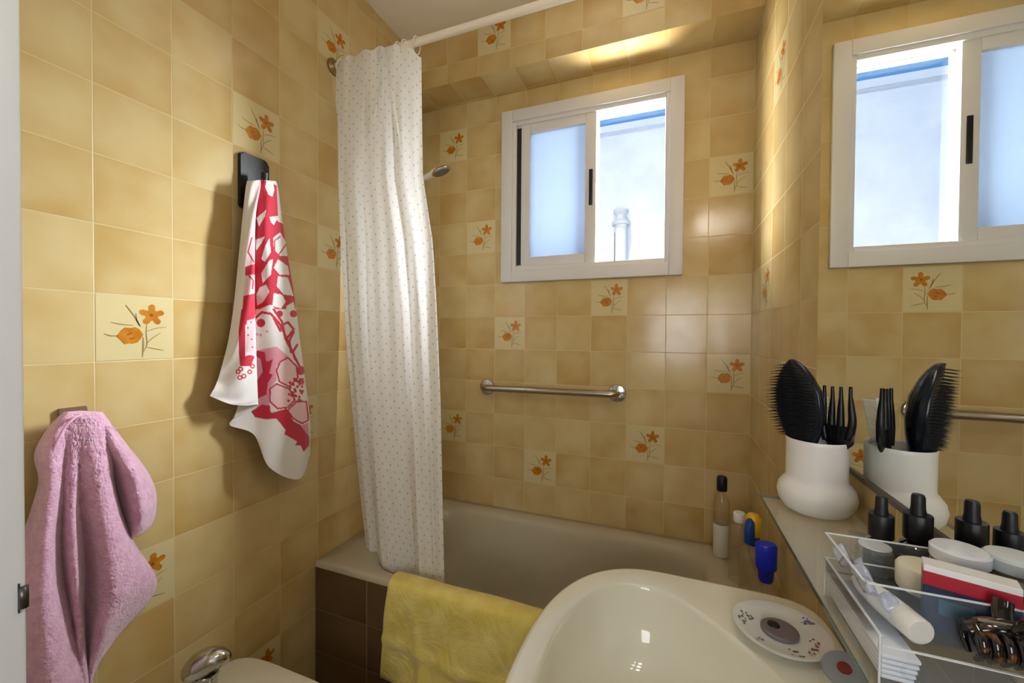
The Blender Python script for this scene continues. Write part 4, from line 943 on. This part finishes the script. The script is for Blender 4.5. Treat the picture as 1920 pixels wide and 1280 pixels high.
# white tube
tb = empty('cream_tube', (1.352, -1.25, tz), 'white cosmetic tube lying in the clear organiser, cap towards us', 'tube')
ta, tb_ = on(1604, 1082, 2, tz+0.013), on(1728, 1186, 2, tz+0.011)
tb_ = np.array([tb_[0], tb_[1], tz+0.011]); ta = np.array([ta[0], ta[1], tz+0.012])
whp = bpy.data.materials['white_plastic']
dv = tb_-ta
pp = [ta, ta+dv*0.15, ta+dv*0.45, ta+dv*0.74]
tube('tube_body', smooth_path(pp, 5), list(np.interp(np.linspace(0, 3, 16), range(4), [0.004, 0.008, 0.0105, 0.011])), whp, tb, 24)
tube('tube_cap', [ta+dv*0.745, ta+dv*0.98, ta+dv*1.0], [0.0108, 0.0108, 0.0096], mat('pearl_white_cap', srgb(224, 222, 214), 0.35), tb, 24)
# folded paper / pouch in front section
pc = empty('plastic_pouch', (1.35, -1.235, tz), 'folded clear plastic pouch at the left side of the organiser', 'pouch')
gridp = np.zeros((16, 14, 3))
for i in range(16):
    for j in range(14):
        gridp[i, j] = (1.332+j/13*0.026, -1.302+i/15*0.088, tz+0.012+0.010*math.sin(j*0.7+i*0.3)*0.5+0.016*(1-j/13)+0.006*math.sin(i*0.9))
thick(link('pouch_film', grid_mesh('pouch_film', gridp), clear('film', (0.86, 0.9, 0.98, 1), 0.08, 1.5, 0.45, (0.78, 0.82, 0.95, 1)), pc), 0.0006)
# folded tissues in the lower drawer
tq = empty('tissue_packet', (1.34, -1.27, orgz), 'white folded tissues inside the lower drawer of the organiser', 'tissues')
for k in range(5):
    bm = bmesh.new(); box(bm, (ox0+0.004, oy0+0.006, orgz+0.0045+k*0.0042), (ox0+0.026+k*0.001, oy1-0.006, orgz+0.0082+k*0.0042), 0.0014, 2)
    shade_by_angle(link('tissue_fold', from_bm('tissue_fold', bm), mat('tissue_white', srgb(226, 230, 238), 0.8) if k == 0 else bpy.data.materials['tissue_white'], tq))
# jar with clear faceted lid
j1 = empty('clear_jar', (1.372, -1.208, tz), 'small jar with a clear faceted lid behind the white tube', 'jar')
jx, jy = 1.379, -1.188
lathe('jar_base', [(0.0, 0.0), (0.013, 0.0), (0.014, 0.002), (0.014, 0.018), (0.012, 0.020), (0.0, 0.020)], (jx, jy, SZ+0.008), mat('dark_jar', srgb(40, 48, 50), 0.15), j1, 24)
lathe('jar_lid', [(0.0, 0.0), (0.0155, 0.0), (0.0165, 0.003), (0.0165, 0.024), (0.0145, 0.027), (0.0, 0.027)], (jx, jy, SZ+0.0285), clear('faceted_lid', (0.93, 0.96, 0.96, 1), 0.03, 2.5, 0.10, (0.7, 0.76, 0.78, 1)), j1, 9, None, 20)
lathe('lid_top', [(0.0, 0.0), (0.0145, 0.0), (0.0140, 0.0014), (0.0, 0.0018)], (jx, jy, SZ+0.0556), mat('silver_white_top', srgb(206, 210, 214), 0.2), j1, 18)
# cream jar with a black base
j2 = empty('cream_jar', (1.395, -1.24, tz), 'ivory round jar on a black base in front of the dropper bottles', 'jar')
cx_, cy_ = 1.398, -1.2425
lathe('jar_base', [(0.0, 0.0), (0.021, 0.0), (0.022, 0.002), (0.022, 0.015), (0.0, 0.015)], (cx_, cy_, tz-0.004), black, j2, 36)
lathe('jar_lid', [(0.0, 0.0), (0.0215, 0.0), (0.0222, 0.002), (0.0222, 0.020), (0.0205, 0.0225), (0.0, 0.0225)], (cx_, cy_, tz+0.0115), mat('ivory_lid', srgb(232, 226, 200), 0.3), j2, 36)
# jar with glass lid and red print, by the mirror
j3 = empty('printed_jar', (1.43, -1.22, SZ), 'clear lidded white jar with red print beside the mirror', 'jar')
gx_, gy_ = 1.4270, -1.2175
lathe('jar_glass', [(0.0, 0.0), (0.0185, 0.0), (0.0195, 0.002), (0.0195, 0.054), (0.0, 0.054)], (gx_, gy_-0.014, z2-0.052), clear('amber_glass', (0.80, 0.70, 0.50, 1), 0.02, 1.0, 0.25, (0.75, 0.62, 0.4, 1)), j3, 32)
lathe('jar_lid', [(0.0, 0.0), (0.0205, 0.0), (0.021, 0.002), (0.021, 0.010), (0.019, 0.012), (0.0, 0.0125)], (gx_, gy_-0.014, z2+0.0022), mat('glossy_white_lid', srgb(226, 230, 236), 0.1), j3, 32)
lb = bmesh.new(); rs2 = random.Random(8)
rl2 = []
for zz, ww in ((0.044, 9), (0.038, 7), (0.030, 8)):
    for k in range(ww):
        a0 = math.radians(205+k*8+rs2.uniform(-2, 2)); a1 = a0+math.radians(rs2.uniform(3, 6)); hh = rs2.uniform(0.0012, 0.0026); r_ = 0.0203
        zb = z2-0.052+zz+Z0
        v = [lb.verts.new((gx_+r_*math.cos(a), gy_-0.014+r_*math.sin(a), zb+dz)) for a, dz in ((a0, 0), (a1, 0), (a1, hh), (a0, hh))]
        lb.faces.new(v)
pl_ = lathe('paper_label', [(0.0197, 0.026), (0.0199, 0.026), (0.0199, 0.050), (0.0197, 0.050)], (gx_, gy_-0.014, z2-0.052), mat('white_label', srgb(232, 230, 226), 0.5), j3, 32)
rp = link('red_print', from_bm('red_print', lb), mat('red_print', srgb(190, 40, 56), 0.4), pl_, False)
# navy and red carton
bx = empty('small_carton', (1.41, -1.285, tz), 'navy carton with a dark red band and white top', 'box')
cz0, cz1 = tz, tz+0.046
bang = Matrix.Rotation(math.radians(-20), 3, 'Z')
cA, cB = (1.3755, -1.287), (1.433, -1.269)
def cbox(name, z0_, z1_, m, e=0.0, parent=bx):
    bm = bmesh.new(); box(bm, (cA[0]-e, cA[1]-e, z0_), (cB[0]+e-0.002, cB[1]+e, z1_), 0.0004, 1, bang, (cA[0], cA[1], 0))
    return link(name, from_bm(name, bm), m, parent, False)
cbox('carton_body', cz0, cz0+0.038, mat('navy_card', srgb(14, 46, 78), 0.4))
cbox('red_band', cz0+0.038, cz0+0.050, mat('red_card', srgb(168, 24, 42), 0.4))
cbox('white_top', cz0+0.050, cz0+0.0555, mat('white_card', srgb(232, 232, 230), 0.5))
bm = bmesh.new(); box(bm, (1.385, cA[1]-0.0006, cz0+0.016), (1.406, cA[1]-0.0001, cz0+0.029), 0, 1, bang, (cA[0], cA[1], 0)); link('pale_panel', from_bm('pale_panel', bm), mat('teal_print', srgb(40, 98, 122), 0.4), bx, False)
# tortoiseshell claw clip
cl = empty('claw_clip', (1.41, -1.32, tz), 'dark tortoiseshell hair claw clip in front of the navy carton', 'hair clip')
tort = mat('tortoiseshell', srgb(40, 24, 16), 0.08, coat=0.6)
tcn = N(tort, 'ShaderNodeTexCoord'); vor = N(tort, 'ShaderNodeTexNoise'); vor.inputs['Scale'].default_value = 110; vor.inputs['Detail'].default_value = 1
rmp = N(tort, 'ShaderNodeValToRGB'); rmp.color_ramp.elements[0].position = 0.55; rmp.color_ramp.elements[0].color = srgb(20, 14, 12); rmp.color_ramp.elements[1].position = 0.72; rmp.color_ramp.elements[1].color = srgb(120, 72, 34)
Lk(tort, tcn.outputs['Object'], vor.inputs['Vector']); Lk(tort, vor.outputs['Fac'], rmp.inputs[0]); Lk(tort, rmp.outputs[0], P(tort).inputs['Base Color'])
def clip_half(sgn, name):
    bm = bmesh.new(); ccx, ccy, ccz = 1.412, -1.3225, tz+0.004
    n = 7
    for k in range(n):
        x = ccx-0.022+k*0.0075
        p = smooth_path([(x, ccy+sgn*0.002, ccz+0.026), (x, ccy+sgn*0.010, ccz+0.020), (x, ccy+sgn*0.0115, ccz+0.010), (x, ccy+sgn*0.004, ccz+0.001)], 5)
        tube_bm(bm, p, list(np.interp(np.linspace(0, 3, 16), range(4), [0.0036, 0.0034, 0.0030, 0.0018])), 10)
    tube_bm(bm, smooth_path([(ccx-0.026, ccy+sgn*0.003, ccz+0.022), (ccx-0.01, ccy+sgn*0.004, ccz+0.0275), (ccx+0.012, ccy+sgn*0.004, ccz+0.0275), (ccx+0.028, ccy+sgn*0.003, ccz+0.022)], 6), 0.0042, 12)
    tube_bm(bm, smooth_path([(ccx-0.002, ccy+sgn*0.004, ccz+0.027), (ccx, ccy+sgn*0.010, ccz+0.036), (ccx+0.002, ccy+sgn*0.013, ccz+0.043)], 6), [0.006]*13, 12, True, 0.5)
    shade_by_angle(link(name, from_bm(name, bm), tort, cl), 50)
clip_half(-1, 'front_claw'); clip_half(1, 'back_claw')
tube('hinge_pin', [(1.392, -1.3225, tz+0.034), (1.432, -1.3225, tz+0.034)], 0.0016, steel, cl, 10)

# ------------------------------------------------------------------ bottles on the tub ledge
bz = TZ+0.0005
b1 = empty('shampoo_bottle', (1.350, -0.090, TZ), 'tall slim clear bottle with black cap in the tub corner', 'bottle')
lathe('bottle_body', [(0.0, 0.0), (0.024, 0.0), (0.027, 0.003), (0.027, 0.19), (0.022, 0.215), (0.011, 0.235), (0.010, 0.242), (0.0, 0.242)], (1.350, -0.088, bz), clear('smoky_plastic', (0.97, 0.94, 0.88, 1), 0.08, 1.0, 0.24, (0.62, 0.50, 0.32, 1)), b1, 28)
lq = lathe('white_label', [(0.0272, 0.004), (0.0275, 0.005), (0.0275, 0.120), (0.0272, 0.121)], (1.350, -0.088, bz), mat('label_white', srgb(222, 218, 204), 0.4), b1, 28); lq['label'] = 'white band round the lower half of the bottle'
lathe('cap', [(0.0, 0.0), (0.0165, 0.0), (0.0175, 0.003), (0.0175, 0.044), (0.014, 0.052), (0.0, 0.054)], (1.350, -0.088, bz+0.2405), black, b1, 24)
def clear_bottle(name, label, x, y, h, r, capm, caph, capr, tint, body):
    o = empty(name, (x, y, TZ), label, 'bottle')
    hb_ = h-caph
    lathe('bottle_body', [(0.0, 0.0), (r*0.9, 0.0), (r, 0.004), (r, hb_*0.80), (r*0.85, hb_*0.90), (capr*0.75, hb_*0.97), (capr*0.75, hb_), (0.0, hb_)], (x, y, bz), clear(name+'_plastic', tint, 0.05, 1.0, 0.16, body), o, 28)
    return o, hb_
yp, bp_, bb = mat('yellow_cap', srgb(238, 190, 24), 0.3), mat('navy_blue_cap', srgb(18, 66, 150), 0.3), mat('bright_blue_cap', srgb(24, 48, 205), 0.3)
o, h0 = clear_bottle('lotion_bottle', 'clear bottle with a white cap at the back of the tub end', 1.386, -0.235, 0.225, 0.030, None, 0.03, 0.016, (0.97, 0.95, 0.89, 1), (0.7, 0.6, 0.4, 1))
lathe('cap', [(0.0, 0.0), (0.017, 0.0), (0.018, 0.002), (0.018, 0.028), (0.016, 0.031), (0.0, 0.031)], (1.386, -0.235, bz+h0-0.0005), bpy.data.materials['white_plastic'], o, 24)
o, h0 = clear_bottle('spray_bottle', 'clear spray bottle with a yellow and blue trigger head', 1.403, -0.36, 0.275, 0.034, None, 0.09, 0.018, (0.97, 0.95, 0.89, 1), (0.7, 0.58, 0.38, 1))
c0 = np.array((1.403, -0.36, bz+h0-0.0005))
bm = bmesh.new(); tube_bm(bm, smooth_path([c0+np.array((0, 0, 0.026)), c0+np.array((0.001, 0, 0.055)), c0+np.array((0.002, 0, 0.078)), c0+np.array((0.004, 0.0, 0.090))], 6), list(np.interp(np.linspace(0, 3, 19), range(4), [0.020, 0.022, 0.021, 0.012])), 18, True)
shade_by_angle(link('spray_cowl', from_bm('spray_cowl', bm), yp, o), 50)
lathe('collar', [(0.0, 0.0), (0.019, 0.0), (0.020, 0.002), (0.019, 0.020), (0.014, 0.027), (0.0, 0.027)], c0, bp_, o, 24)
bm = bmesh.new(); q0 = c0+np.array((-0.010, -0.016, 0.0))
tube_bm(bm, smooth_path([q0+np.array((0, 0, 0.01)), q0+np.array((-0.001, -0.003, 0.040)), q0+np.array((0.001, 0.0, 0.068)), q0+np.array((0.003, 0.004, 0.080))], 6), list(np.interp(np.linspace(0, 3, 19), range(4), [0.015, 0.0145, 0.013, 0.006])), 16, True)
shade_by_angle(link('trigger', from_bm('trigger', bm), bp_, o), 50)
o, h0 = clear_bottle('gel_bottle', 'clear bottle with a bright blue flip cap nearest the basin', 1.4075, -0.520, 0.262, 0.036, None, 0.10, 0.020, (0.97, 0.95, 0.89, 1), (0.68, 0.58, 0.4, 1))
c0 = (1.4075, -0.520, bz+h0-0.0005)
lathe('blue_cap', [(0.0, 0.0), (0.014, 0.0), (0.017, 0.006), (0.019, 0.030), (0.024, 0.036), (0.025, 0.040), (0.0252, 0.096), (0.022, 0.101), (0.0, 0.102)], c0, bb, o, 26, None, 40, 1.0, 0.75)
